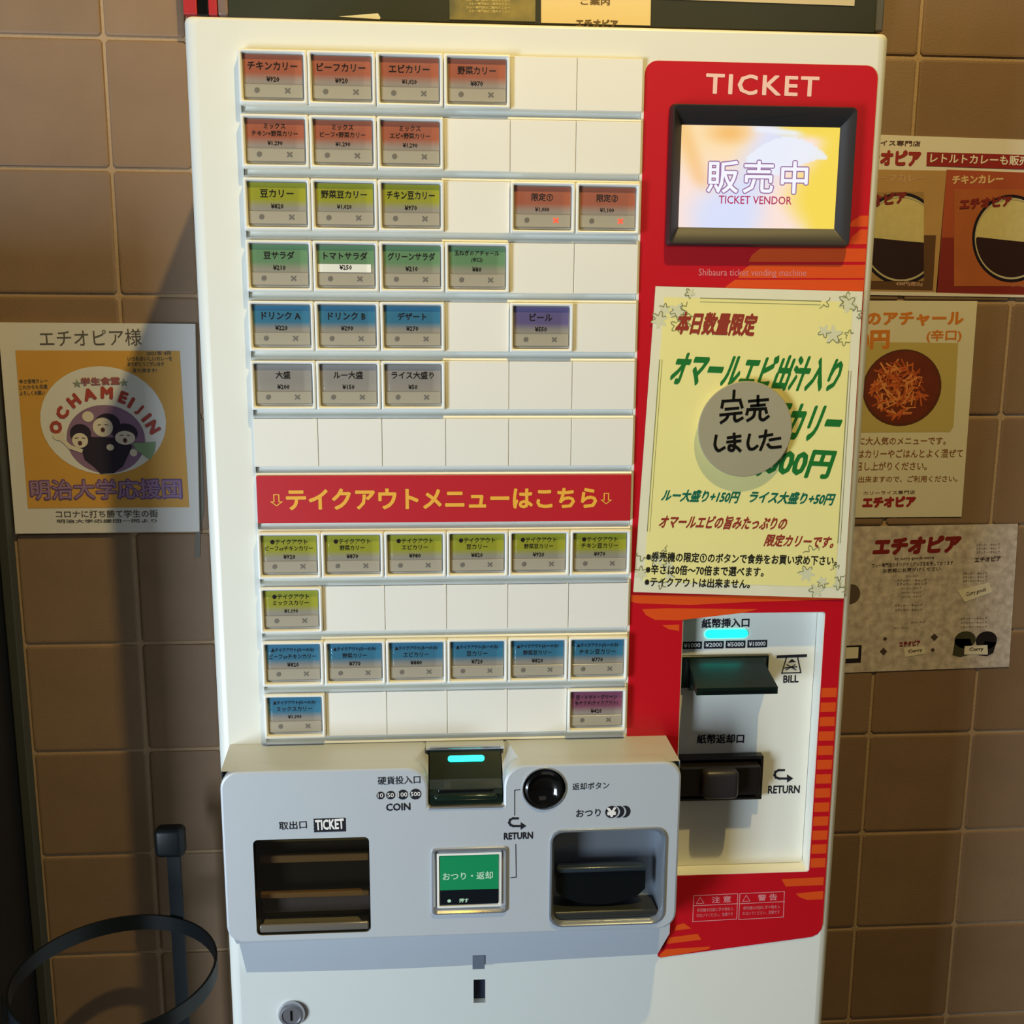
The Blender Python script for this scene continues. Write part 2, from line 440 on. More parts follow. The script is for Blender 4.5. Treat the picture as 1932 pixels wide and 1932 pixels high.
def button(c, r, color, lines, price, lit=False, sticker=False):
    org = (c * U, F0 + 0.0008, ZO - r * V)
    o = shared('ticket_button', 'frame', frame_vf, FRAME, M, org, True)
    o['label'] = '%s price button in a white frame' % {'red': 'brick red', 'yellow': 'yellow-green', 'green': 'green', 'blue': 'blue', 'purple': 'purple', 'grey': 'plain grey', 'pink': 'dusky pink'}[color]
    shared('button_back', 'back', back_vf, mat('button_well', '241F1C', 0.5), o, org)  # near-black floor stands in for the shadow beneath the key cap
    shared('key_cap', 'cap', cap_v, CAPM, o, org, True)
    shared('price_card', 'card_' + color, card_v, card_mat(color), o, org)
    shared('indicator_strip', 'ind', ind_v, INDM, o, org)
    if lit:
        shared('indicator_mark', 'dot', dot_v, GREYX, o, org); shared('indicator_light', 'xl', x_v, XLED, o, org)
    else:
        shared('indicator_mark', 'marks', ind_marks, GREYX, o, org)
    cv = shared('clear_cover', 'cover', cover_v, CLR, o, org, True)
    parts = []; Y = -0.0033 + org[1]
    X = lambda a: org[0] + a
    Z = lambda a: org[2] + a
    def put(s, cx, zb, h, wmax, bold):
        vs, fs, tw, th = glyphs(s, 1)
        w = min(wmax, h * tw / th * 0.95)
        parts.append(text_box(s, X(cx - w / 2), Z(zb), w, h, Y, bold, k=4, res=1))
    if len(lines) == 1:
        put(lines[0], 0.0315, -0.0180, 0.0072, 0.046, 0.022)
    else:
        put(lines[0], 0.0315, -0.0130, 0.0050, 0.044, 0.018); put(lines[1], 0.0315, -0.0197, 0.0050, 0.048, 0.018)
    put(price, 0.0315, -0.0283, 0.0044, 0.02, 0.03)
    if sticker:
        build('price_sticker', box(X(0.0045), X(0.0560), Y - 0.0001, Y + 0.0001, Z(-0.0300), Z(-0.0222)), mat('sticker_white', 'F4F2E6', 0.5), o)
        parts[-1] = (([(a, b - 0.0003, c2 + 0.0008) for a, b, c2 in parts[-1][0]]), parts[-1][1])
    build('lettering', join(*parts), TXI, o)
BTN = {(0, 0): ('red', ['チキンカリー'], '¥920'), (1, 0): ('red', ['ビーフカリー'], '¥920'), (2, 0): ('red', ['エビカリー'], '¥1,020'), (3, 0): ('red', ['野菜カリー'], '¥870'),
 (0, 1): ('red', ['ミックス', 'チキン+野菜カリー'], '¥1,290'), (1, 1): ('red', ['ミックス', 'ビーフ+野菜カリー'], '¥1,290'), (2, 1): ('red', ['ミックス', 'エビ+野菜カリー'], '¥1,290'),
 (0, 2): ('yellow', ['豆カリー'], '¥820'), (1, 2): ('yellow', ['野菜豆カリー'], '¥1,020'), (2, 2): ('yellow', ['チキン豆カリー'], '¥970'), (4, 2): ('red', ['限定①'], '¥1,000'), (5, 2): ('red', ['限定②'], '¥1,100'),
 (0, 3): ('green', ['豆サラダ'], '¥210'), (1, 3): ('green', ['トマトサラダ'], '¥250'), (2, 3): ('green', ['グリーンサラダ'], '¥210'), (3, 3): ('green', ['玉ねぎのアチャール', '(辛口)'], '¥80'),
 (0, 4): ('blue', ['ドリンク A'], '¥220'), (1, 4): ('blue', ['ドリンク B'], '¥290'), (2, 4): ('blue', ['デザート'], '¥270'), (4, 4): ('purple', ['ビール'], '¥550'),
 (0, 5): ('grey', ['大盛'], '¥200'), (1, 5): ('grey', ['ルー大盛'], '¥150'), (2, 5): ('grey', ['ライス大盛り'], '¥50'),
 (0, 8): ('yellow', ['●テイクアウト', 'ビーフorチキンカリー'], '¥920'), (1, 8): ('yellow', ['●テイクアウト', '野菜カリー'], '¥870'), (2, 8): ('yellow', ['●テイクアウト', 'エビカリー'], '¥980'), (3, 8): ('yellow', ['●テイクアウト', '豆カリー'], '¥820'), (4, 8): ('yellow', ['●テイクアウト', '野菜豆カリー'], '¥920'), (5, 8): ('yellow', ['●テイクアウト', 'チキン豆カリー'], '¥970'),
 (0, 9): ('yellow', ['●テイクアウト', 'ミックスカリー'], '¥1,190'),
 (0, 10): ('blue', ['▲テイクアウト(ルーのみ)', 'ビーフorチキンカリー'], '¥820'), (1, 10): ('blue', ['▲テイクアウト(ルーのみ)', '野菜カリー'], '¥770'), (2, 10): ('blue', ['▲テイクアウト(ルーのみ)', 'エビカリー'], '¥880'), (3, 10): ('blue', ['▲テイクアウト(ルーのみ)', '豆カリー'], '¥720'), (4, 10): ('blue', ['▲テイクアウト(ルーのみ)', '野菜豆カリー'], '¥820'), (5, 10): ('blue', ['▲テイクアウト(ルーのみ)', 'チキン豆カリー'], '¥770'),
 (0, 11): ('blue', ['▲テイクアウト(ルーのみ)', 'ミックスカリー'], '¥1,090'), (5, 11): ('pink', ['豆・トマト・グリーン', '各サラダ(テイクアウト)'], '¥420')}
for r in range(12):
    if r == 7: continue
    for c in range(6):
        if (c, r) in BTN:
            k, l, p = BTN[(c, r)]
            button(c, r, k, l, p, lit=(r == 2 and c >= 4), sticker=(c, r) == (1, 3))
        else:
            o = shared('blank_cover', 'blank', blank_me, COVER, M, (c * U, 0, ZO - r * V))
# take-out banner over row 7
zt = ZO - 7 * V
bn = build('menu_banner', box(0.0012, GX1 - 0.0010, -0.0062, -0.0050 + 0.0016, zt - 0.0488, zt - 0.0002, 0.0005, 1), mat('banner_red', 'BE1722', 0.5), M, label='red strip with yellow take-out menu lettering')
YEL = mat('banner_yellow', 'F2B23C', 0.5)
each('lettering', LL(text_box('テイクアウトメニューはこちら', 0.031, zt - 0.0345, 0.316, 0.0205, -0.0065, 0.035, k=8), text_box('⇩', 0.0145, zt - 0.0310, 0.0125, 0.0120, -0.0065, 0.012, k=4), text_box('⇩', 0.3515, zt - 0.0310, 0.0115, 0.0115, -0.0065, 0.012, k=4)), YEL, bn)

# ---- red side decal
rx0, rx1 = 0.3865, 0.6180
zt_, zb_ = ZO - 0.0005, ZO - 0.936
out = [(rx0, ZO - 0.700), (0.415, ZO - 0.905), (0.436, ZO - 0.930), (0.4285, ZO - 0.953), (0.4290, ZO - 0.958), (0.4325, ZO - 0.9595)]
cr = 0.012
out += [(0.607, ZO - 0.9405), (0.6135, ZO - 0.9375), (rx1 - 0.0005, ZO - 0.932), (rx1 + 0.0010, ZO - 0.925)]
out += [p for p in rrect(rx0, rx1, ZO - 1.2, zt_, cr, 6)[14:28]]
out = [p for p in out if p[1] > ZO - 1.0]
dec = build('red_panel', prism(out, -0.0008, -0.0001, [rrect(bp[0] - 0.001, bp[1] + 0.001, bp[2] - 0.0005, bp[3] + 0.001, 0.003, 3)[::-1]]), RED, M, label='glossy red decal panel with orange stripes')
YD = -0.0009
st = []
def band(pts): st.append(flat([(min(p[0], rx1 - 0.0004), p[1]) for p in poly_px(pts)[::-1]], YD))
for l, y0, y1, xr in ((1601, 407, 428, 1642), (1601, 433, 461, 1640), (1412, 469, 494, 1638), (1392, 500, 525, 1636), (1364, 528, 552, 1634)):
    band([(l + 22, y0), (xr, y0), (xr, y1), (l, y1), (l + 6, y0 + (y1 - y0) * 0.5)])
band([(1190, 1122), (1590, 1126), (1590, 1130), (1420, 1135), (1300, 1141), (1205, 1138), (1190, 1135)])
band([(1211, 1149), (1260, 1147), (1430, 1149), (1400, 1156), (1280, 1170), (1235, 1169), (1218, 1160)])
band([(1249, 1179), (1281, 1178), (1281, 1190), (1262, 1187)])
y = 1297.0
for k in range(13):
    xr = 1583 - (y - 1297) * 0.064; xl = 1548 - (y - 1297) * 0.058
    un0 = un(xl, y)[0]
    x0 = bp[1] + 0.002
    a = un(xr, y); b = un(xr, y + 17.5)
    st.append(flat([(x0, b[1]), (rx1 - 0.0006, b[1]), (rx1 - 0.0006, a[1]), (x0, a[1])], YD)); y += 27.4 - k * 0.12
band([(1474, 1658), (1554, 1654), (1553, 1669), (1482, 1672)])
band([(1501, 1685), (1553, 1680), (1552, 1696), (1522, 1697), (1508, 1692)])
band([(1276, 1745), (1290, 1741), (1304, 1751), (1272, 1755)])
band([(1262, 1768), (1316, 1761), (1323, 1772), (1257, 1780)])
band([(1256, 1790), (1340, 1785), (1336, 1790), (1246, 1806), (1243, 1801)])
each('stripe', st, ORANGE, dec)
each('lettering', LL(tx('TICKET', (1332, 176), (1543, 182), 37, -0.0011, 0.020, k=8, spacing=1.15)), PINKINK, dec)
lt = [tx('Shibaura ticket vending machine', (1318, 524), (1521, 525), 17, -0.0011, 0.0)]
for (xa, xb) in ((1309, 1392), (1396, 1480)):
    ya = 1690 - (xa - 1309) * 0.045
    q = [(xa, ya + 0), (xb, ya - 4), (xb - 2, ya + 44), (xa - 2, ya + 49)]
    lt.append(line_px(q + [q[0]], 0.0009, -0.0011)); lt.append(line_px([(xa, ya + 19), (xb, ya + 15)], 0.0009, -0.0011))
    lt.append(tx('注 意' if xa < 1350 else '警 告', (xa + 34, ya + 14), (xa + 70, ya + 12), 12, -0.0011, 0.02, k=4))
    lt.append(line_px([(xa + 5, ya + 15), (xa + 12, ya + 3), (xa + 19, ya + 14), (xa + 5, ya + 15)], 0.0007, -0.0011))
    lt.append(tx('券売機の内部に手や物を入', (xa + 6, ya + 31), (xb - 8, ya + 28), 7, -0.0011)); lt.append(tx('れないでください。危険です', (xa + 5, ya + 41), (xb - 9, ya + 38), 7, -0.0011))
build('small_print', join(*lt), mat('rose_ink', 'E08A8E', 0.5), dec)

# ---- display
sx0, sx1, sz0, sz1 = 0.4115, 0.5970, ZO - 0.1745, ZO - 0.0405
ix0, ix1, iz0, iz1 = 0.4240, 0.5830, ZO - 0.1560, ZO - 0.0590
lo = []
for t, y, r in ((0, -0.0005, .004), (0, -0.006, .004), (0.0018, -0.0120, .004), (0.0032, -0.0120, .003)):
    lo.append([(p[0], y, p[1]) for p in rrect(sx0 + t, sx1 - t, sz0 + t, sz1 - t, r, 3)])
lo.append([(p[0], -0.0012, p[1]) for p in rrect(ix0 + 0.0003, ix1 - 0.0003, iz0 + 0.0003, iz1 - 0.0003, 0.0006, 3)])
fr = build('display_frame', loft(lo, False, False), DARKPL, M, smooth=True)
def display():
    nx, nz = 90, 56; vs = []; cols = []
    def sm(a, b, t):
        t = max(0, min(1, (t - a) / (b - a))); return t * t * (3 - 2 * t)
    def mix(a, b, t): return [a[i] * (1 - t) + b[i] * t for i in range(3)]
    Yl, Or, Lv, Pk, Wh = (0.98, 0.86, 0.32), (0.97, 0.72, 0.38), (0.86, 0.89, 1.0), (1.0, 0.90, 0.86), (0.93, 0.95, 1.0)
    for j in range(nz + 1):
        for i in range(nx + 1):
            a, b = i / nx, j / nz      # b from the bottom
            c = mix(Pk, (1.0, 0.88, 0.68), sm(0.35, 0.9, b) * (1 - sm(0.3, 0.6, a)))
            c = mix(c, Lv, sm(0.25, 0.0, abs(a - 0.42 - (b - 0.4) * 0.35)) * 0.9)
            c = mix(c, Lv, sm(0.35, 0.1, math.hypot(a - 0.3, (b - 0.12) * 0.8)) * 0.9)
            c = mix(c, Or, sm(0.17, 0.0, math.hypot((a - 0.30) * 0.8, b - 0.93)) * 0.8)
            c = mix(c, Or, sm(0.10, 0.0, abs(a - 0.06 - (0.75 - b) * 0.25)) * 0.5 * sm(0.3, 0.5, b))
            c = mix(c, Yl, sm(0.70, 0.95, a + 0.12 * math.sin(b * 5)))
            c = mix(c, Yl, sm(0.80, 0.95, a - (b - 0.3) * 0.05) * 0.9)
            c = mix(c, Yl, sm(0.86, 0.97, b + (a - 0.75) * 0.15) * sm(0.55, 0.68, a))
            # pale wing
            w = 1 if (0.52 < b - 0.0 < 0.90 and 0.42 < a < 0.97 and b < 0.90 - abs(a - 0.68) ** 2 * 3.0 and b > 0.50 + (a - 0.45) * 0.32 + 0.05 * math.sin(a * 9)) else 0
            c = mix(c, Wh, w * 0.9)
            w2 = sm(0.05, 0.0, abs(b - 0.97 + (a - 0.5) * 0.15)) * sm(0.42, 0.5, a) * (1 - sm(0.7, 0.8, a))
            c = mix(c, Wh, w2)
            vs.append((ix0 + (ix1 - ix0) * a, -0.0014, iz0 + (iz1 - iz0) * b)); cols.append([lin(min(1, x)) for x in c] + [1])
    fs = [(j * (nx + 1) + i, j * (nx + 1) + i + 1, (j + 1) * (nx + 1) + i + 1, (j + 1) * (nx + 1) + i) for j in range(nz) for i in range(nx)]
    m = bpy.data.materials.new('display_picture'); m.use_nodes = True; nt = m.node_tree; b = nt.nodes['Principled BSDF']
    at = nt.nodes.new('ShaderNodeAttribute'); at.attribute_name = 'picture'; b.inputs['Base Color'].default_value = (0.02, 0.02, 0.02, 1); b.inputs['Roughness'].default_value = 0.25
    nt.links.new(at.outputs['Color'], b.inputs['Emission Color']); b.inputs['Emission Strength'].default_value = 0.95
    o = build('display_screen', (vs, fs), m, M)
    ca_ = o.data.color_attributes.new('picture', 'FLOAT_COLOR', 'POINT')
    ca_.data.foreach_set('color', [x for c in cols for x in c])
    return o
scr = display()
PUR = mat('screen_violet', 'A878B0', 0.5, emit=0.75); WHE = mat('screen_white', 'F4F4FF', 0.5, emit=1.0); MAG = mat('screen_magenta', 'CE2C6C', 0.5, emit=0.7)
for m_ in (PUR, WHE, MAG): m_.node_tree.nodes['Principled BSDF'].inputs['Base Color'].default_value = (0.01, 0.01, 0.01, 1)
YS = -0.0014
build('lettering', tx('販売中', (1334, 363), (1522, 365), 60, YS - 0.0003, 0.048, k=10, spacing=1.2), PUR, scr)
build('lettering', tx('販売中', (1334, 363), (1522, 365), 60, YS - 0.0006, 0.014, k=8, spacing=1.2), WHE, scr)
build('lettering', tx('TICKET VENDOR', (1356, 384), (1493, 386), 15, YS - 0.0004, 0.012, k=4), MAG, scr)

# ---- bill slot and return
FY = 0.0195
a = un(1284, 1236, FY); b = un(1449, 1236, FY); bx0, bx1, bz1 = a[0], b[0], a[1]; bz0 = un(1284, 1296, FY)[1]
flg = build('bill_mouth', box(bx0 - 0.002, bx1, 0.0150, FY, bz0, bz1, 0.0008, 1), GREENBLACK, M, label='dark green-black bill slot hood')
HY = -0.030
h0 = un(1314, 1312, HY); h1 = un(1467, 1311, HY); hz2 = un(1467, 1296, HY)[1]
def hood():
    L0, L1 = bx0 + 0.010, bx1 - 0.001; F0x, F1x = h0[0], h1[0]
    back = [(L0, FY - 0.001, bz0 - 0.004), (L1, FY - 0.001, bz0 - 0.004), (L1, FY - 0.001, bz1 - 0.001), (L0, FY - 0.001, bz1 - 0.001)]
    mid = [(F0x + 0.002, 0.000, h0[1] + 0.001), (F1x - 0.002, 0.000, h0[1] + 0.001), (F1x - 0.004, 0.004, bz1 - 0.006), (F0x + 0.000, 0.004, bz1 - 0.006)]
    fr_ = [(F0x, HY, h0[1]), (F1x, HY, h0[1]), (F1x, HY, hz2), (F0x, HY, hz2)]
    return loft([back, mid, fr_])
build('bill_hood', hood(), GREENBLACK, flg)
build('slot_mouth', box(h0[0] + 0.006, h1[0] - 0.006, HY - 0.0003, HY, h0[1] + 0.002, h0[1] + 0.0040), BLACK, flg)
CY = mat('cyan_led', '14F0D8', 0.4, emit=3.2)
a = rect_px([(1330, 1188), (1410, 1188), (1410, 1203), (1330, 1203)], FY)
build('indicator_light', prism(rrect(a[0], a[1], a[2], a[3], (a[3] - a[2]) * 0.49, 4), FY - 0.0015, FY), CY, M, label='glowing turquoise bar above the bill slot')
pl = [tx('紙幣挿入口', (1324, 1185), (1413, 1183), 17, FY - 0.0003, 0.03), tx('紙幣返却口', (1315, 1403), (1403, 1402), 17, FY - 0.0003, 0.03), tx('BILL', (1478, 1288), (1506, 1287), 13, FY - 0.0003, 0.03), tx('RETURN', (1449, 1497), (1508, 1496), 14, FY - 0.0003, 0.03)]
# bill pictogram, return arrows
pl += [line_px([(1468, 1239), (1520, 1237)], 0.0032, FY - 0.0003), line_px([(1484, 1240), (1475, 1270), (1511, 1269), (1505, 1240)], 0.0013, FY - 0.0003),
       flat(poly_px([(1487, 1250), (1502, 1249), (1494, 1243)], FY - 0.0003)[::-1][::-1], FY - 0.0003), line_px([(1481, 1260), (1503, 1258)], 0.0013, FY - 0.0003), line_px([(1483, 1264), (1500, 1254)], 0.0010, FY - 0.0003), line_px([(1485, 1254), (1502, 1264)], 0.0010, FY - 0.0003)]
def uarrow(cx, cy, s, Y):
    pts = [(cx - 2 * s, cy - 12 * s)]
    pts = [(cx + 2 * s, cy - 11 * s), (cx - 8 * s, cy - 11 * s), (cx - 14 * s, cy - 8 * s), (cx - 16 * s, cy - 2 * s), (cx - 13 * s, cy + 3 * s), (cx - 7 * s, cy + 5 * s), (cx + 9 * s, cy + 5 * s)]
    return join(line_px(pts, 0.0026 * s, Y), flat([un(cx + 8 * s, cy + 13 * s, Y), un(cx + 20 * s, cy + 5 * s, Y), un(cx + 8 * s, cy - 3 * s, Y)], Y))
pl.append(uarrow(1477, 1464, 0.98, FY - 0.0003))
for k in range(4):
    q = rect_px([(1287 + 41 * k, 1211 - k), (1324 + 41 * k, 1210 - k), (1324 + 41 * k, 1224 - k), (1287 + 41 * k, 1225 - k)], FY)
    pl.append(flat([(q[0], q[2]), (q[1], q[2]), (q[1], q[3]), (q[0], q[3])], FY - 0.0003))
build('lettering', join(*pl), INK, M)
build('lettering', join(*[tx(s, (1290 + 41 * k, 1222 - k), (1321 + 41 * k, 1221 - k), 8, FY - 0.0006, 0.02, k=4) for k, s in enumerate(('¥1000', '¥2000', '¥5000', '¥10000'))]), INKW, M)
# return mouth
a = rect_px([(1281, 1424), (1434, 1418), (1434, 1500), (1281, 1505)], FY)
rm = build('bill_return', join(flange(a[0] - 0.003, a[1], a[2], a[3], [(0, FY, .001), (0, 0.010, .001), (0.003, 0.009, .001), (0.004, 0.016, .001)])), mat('dark_brown_plastic', '1A1614', 0.35), M, label='dark bill return mouth with rounded tongue')
b = rect_px([(1283, 1447), (1436, 1447), (1434, 1500), (1283, 1504)], -0.002)
build('return_block', box(b[0], b[1], -0.002, FY - 0.002, b[2], b[3], 0.002), mat('dark_brown_plastic', '1A1614', 0.35), rm)
b = rect_px([(1326, 1457), (1397, 1457), (1395, 1511), (1331, 1511)], -0.018)
build('tongue', box(b[0], b[1], -0.018, 0.0, b[2], b[3], 0.006, 4), DARKPL, rm, smooth=True)

# ================================================================ SILVER COIN UNIT (part of the machine)
sX0, sX1 = -0.0375, 0.4325
sT, sB = ZO - 0.6925, ZO - 0.8860
FB = -0.060
def frontz(px, py): return un(px, py, FB)
nx0, nx1 = un(808, 1500, FB)[0], un(950, 1500, FB)[0]
nzb = un(870, 1522, FB)[1]
tz = sT - 0.003
def front_outline(ins=0.0):
    o = []
    for p in rrect(sX0 + ins, sX1 + 0.0015 - ins, sB + ins, tz - ins, 0.019 - ins, 6)[:14]: o.append(p)      # bl, br
    for p in rrect(sX0 + ins, sX1 + 0.0015 - ins, sB + ins, tz - ins, 0.019 - ins, 6)[14:21]: o.append(p)    # tr
    r2 = 0.021
    X1, X0 = nx1 - ins * 0, nx0 + ins * 0
    n = 6
    for i in range(n + 1):
        a = math.radians(90 + 90 * i / n); o.append((X1 + ins + r2 + r2 * math.cos(a), tz - ins - r2 + r2 * math.sin(a)))
    for i in range(3):
        a = math.radians(0 - 90 * i / 2); o.append((X1 + ins - 0.003 + 0.003 * math.cos(a), nzb - ins + 0.003 + 0.003 * math.sin(a)))
    for i in range(3):
        a = math.radians(270 - 90 * i / 2); o.append((X0 - ins + 0.003 + 0.003 * math.cos(a), nzb - ins + 0.003 + 0.003 * math.sin(a)))
    for i in range(n + 1):
        a = math.radians(0 + 90 * i / n); o.append((X0 - ins - r2 + r2 * math.cos(a), tz - ins - r2 + r2 * math.sin(a)))
    for p in rrect(sX0 + ins, sX1 + 0.0015 - ins, sB + ins, tz - ins, 0.019 - ins, 6)[21:]: o.append(p)
    return o
tk = rect_px([(481, 1586), (697, 1578), (699, 1755), (481, 1769)], FB)      # ticket window
ch = rect_px([(1037, 1570), (1250, 1562), (1255, 1738), (1043, 1746)], FB)    # change tray
rb = rect_px([(815, 1603), (955, 1597), (956, 1718), (817, 1724)], FB)        # return key frame
kc = un(1027, 1488, FB); kr = (un(1067, 1488, FB)[0] - un(987, 1488, FB)[0]) / 2
holes = [rrect(tk[0], tk[1], tk[2], tk[3], 0.005, 4), rrect(ch[0], ch[1], ch[2], ch[3], 0.012, 4), rrect(rb[0], rb[1], rb[2], rb[3], 0.004, 3), circ(kc[0], kc[1], kr, 36)]
f0 = front_outline(0); f1 = front_outline(0.0008); f2 = front_outline(0.0026)
lp = [[(p[0], FB + 0.020, p[1]) for p in f0], [(p[0], FB + 0.0030, p[1]) for p in f0], [(p[0], FB + 0.0009, p[1]) for p in f1], [(p[0], FB, p[1]) for p in f2]]
fv, ft = fill([f2] + holes)
def hw(h, y):
    n = len(h); return [(p[0], FB, p[1]) for p in h] + [(p[0], y, p[1]) for p in h], [(i, (i + 1) % n, (i + 1) % n + n, i + n) for i in range(n)]
cu = build('coin_unit', join(loft(lp, False, False), ([(p[0], FB, p[1]) for p in fv], ft), hw(holes[0], FB + 0.03), hw(holes[1], FB + 0.034), hw(holes[2], FB + 0.006), hw(holes[3], FB + 0.012)), SILVER, M, smooth=True, label='silver grey coin and change unit')
# body behind the front plate: left and right blocks sloping to the machine, chamfered below
def cu_block(x0, x1, top):
    pr = [(FB + 0.018, top), (FB + 0.018, sB + 0.004), (FB + 0.024, sB - 0.009), (-0.0002, sB - 0.030), (-0.0002, top + 0.003)]
    return pr, x0, x1
def sloped(x0f, x1f, x0b, x1b, topf, topb, yf=FB + 0.004):
    fr_ = [(x0f, yf, sB + 0.012), (x1f, yf, sB + 0.012), (x1f, yf, topf), (x0f, yf, topf)]
    bk = [(x0b, -0.0002, sB - 0.02), (x1b, -0.0002, sB - 0.02), (x1b, -0.0002, topb), (x0b, -0.0002, topb)]
    return loft([bk, fr_], False, False)
build('unit_housing', join(
    sloped(sX0 + 0.001, nx0 - 0.020, sX0 - 0.001, nx0 - 0.006, tz - 0.0015, sT + 0.0005),
    sloped(nx1 + 0.020, sX1, nx1 + 0.006, sX1 - 0.003, tz - 0.0015, sT + 0.0005)), SILVER, cu)
# scooped middle between the two housings
nm = [[(nx0 - 0.020, FB + 0.004, tz - 0.0015), (nx0, FB + 0.004, tz - 0.02), (nx1, FB + 0.004, tz - 0.02), (nx1 + 0.020, FB + 0.004, tz - 0.0015)],
      [(nx0 - 0.006, -0.0002, sT + 0.0005), (nx0, -0.0002, sT - 0.002), (nx1, -0.0002, sT - 0.002), (nx1 + 0.006, -0.0002, sT + 0.0005)]]
each('scoop', [([nm[0][i], nm[0][i + 1], nm[1][i + 1], nm[1][i]], [(0, 1, 2, 3)]) for i in (0, 2)], SILVER, cu)
build('scoop_top', box(nx0 - 0.003, nx1 + 0.003, FB + 0.0395, -0.0002, sT - 0.002, sT + 0.0004), SILVER, cu)
# underside lip
build('lower_lip', loft([[(sX0 + 0.006, FB + 0.006, sB + 0.002), (sX1 - 0.006, FB + 0.006, sB + 0.002), (sX1 - 0.006, FB + 0.006, sB + 0.01), (sX0 + 0.006, FB + 0.006, sB + 0.01)][::1],
     [(sX0 + 0.006, FB + 0.016, sB - 0.010), (sX1 - 0.006, FB + 0.016, sB - 0.008), (sX1 - 0.006, FB + 0.016, sB + 0.01), (sX0 + 0.006, FB + 0.016, sB + 0.01)],
     [(sX0 + 0.006, -0.001, sB - 0.035), (sX1 - 0.006, -0.001, sB - 0.026), (sX1 - 0.006, -0.001, sB + 0.01), (sX0 + 0.006, -0.001, sB + 0.01)]]), SILVER, cu)
# pale skirt below with small sensor window
npt = 12; sk_f = []; sk_b = []
for i in range(npt + 1):
    t = i / npt; x = -0.030 + t * (0.427 + 0.030); zb = ZO - 0.9545 - 0.006 * math.sin(math.pi * min(1, t * 1.4) * 0.7) + 0.009 * t
    sk_f.append((x, zb)); 
outl = sk_f + [(0.440, ZO - 0.925), (0.440, ZO - 0.90), (-0.040, ZO - 0.90)]
build('skirt', prism(outl, -0.0080, -0.0003), mat('skirt_grey', 'B4BAC0', 0.4), cu)
a = rect_px([(891, 1803), (914, 1802), (915, 1827), (892, 1828)], -0.008)
build('sensor_window', box(a[0], a[1], -0.0090, -0.0079, a[2], a[3]), mat('sensor_grey', '6D7681', 0.3), cu)
# ticket outlet
tkp = build('ticket_outlet', flange(tk[0], tk[1], tk[2], tk[3], [(0.0006, FB + 0.0005, .005), (0.0009, FB + 0.030, .005)], cap=True), mat('outlet_inside', '2C2A26', 0.3), cu)
REFLBR = mat('brown_reflection', '9A7C58', 0.3); DKB = mat('outlet_dark_blue', '10161E', 0.3)
h = tk[3] - tk[2]
for i, (t0, t1, y, m_) in enumerate(((0.66, 0.74, 0.018, REFLBR), (0.86, 0.97, 0.022, mat('outlet_olive', '6A6040', 0.3)), (0.30, 0.36, 0.015, REFLBR), (0.10, 0.26, 0.024, mat('outlet_grey', '6A6670', 0.3)))):  # coloured bars stand in for reflections inside the outlet
    build('reflection_bar', box(tk[0] + 0.002, tk[1] - 0.002, FB + y, FB + y + 0.006, tk[2] + h * t0, tk[2] + h * t1, 0.0015), m_, tkp)
build('outlet_flap', box(tk[0] + 0.0015, tk[1] - 0.0015, FB + 0.004, FB + 0.006, tk[2] + 0.009, tk[3] - 0.002), clear('smoked_flap', (0.80, 0.77, 0.70), 0.06, 0.25), tkp)
build('flap_grip', box(tk[0] + 0.0025, tk[1] - 0.002, FB + 0.0015, FB + 0.006, tk[2] + 0.0015, tk[2] + 0.0105, 0.002, 3), mat('flap_grip_plastic', '6A645C', 0.2, coat=0.5), tkp, smooth=True)
# coin mouth
a = rect_px([(812, 1416), (942, 1410), (945, 1514), (815, 1520)], FB + 0.012)
cz1 = sT - 0.001
pr = [(-0.001, cz1 - 0.002), (-0.001, a[2]), (FB + 0.003, nzb + 0.0005), (FB + 0.003, nzb + 0.012), (FB + 0.006, nzb + 0.017), (FB + 0.018, nzb + 0.022), (FB + 0.036, cz1 - 0.002), (FB + 0.039, cz1 - 0.0012)]
cm = build('coin_mouth', ext_x(pr, nx0 + 0.0012, nx1 - 0.0012), mat('dark_green_plastic', '0F1F18', 0.2, coat=0.4), cu)
build('coin_slot_lip', box(nx0 + 0.006, nx1 - 0.006, FB + 0.000, FB + 0.012, nzb + 0.006, nzb + 0.0125, 0.003, 3), mat('dark_green_gloss', '16271F', 0.12), cm, smooth=True)
build('coin_slot', box(nx0 + 0.010, nx1 - 0.010, FB + 0.0015, FB + 0.004, nzb + 0.0150, nzb + 0.0185, 0.001), BLACK, cm)
lx0, lx1 = un(845, 1426, -0.03)[0], un(914, 1424, -0.03)[0]
# light bar lying on the sloping face
p0 = Vector((0, FB + 0.018, nzb + 0.022)); p1 = Vector((0, FB + 0.036, cz1 - 0.001)); dd = (p1 - p0)
nrm = Vector((0, -dd.z, dd.y)).normalized()
c0 = p0 + dd * 0.72
q = rrect(lx0, lx1, -0.0032, 0.0032, 0.0031, 4)
dn = dd.normalized()
build('indicator_light', loft([[tuple(Vector((x, 0, 0)) + c0 + dn * t + nrm * o_) for x, t in q] for o_ in (0.0001, 0.0012)], False, True), CY, cm, label='glowing turquoise bar')
build('mouth_rim', join(box(nx0, nx1, FB - 0.0012, FB + 0.003, nzb - 0.0018, nzb + 0.0004, 0.0007, 2), box(nx0 + 0.001, nx1 - 0.001, FB + 0.038, FB + 0.042, cz1 + 0.0004, cz1 + 0.0028, 0.0009, 2)), SILVERB, cu, smooth=True)
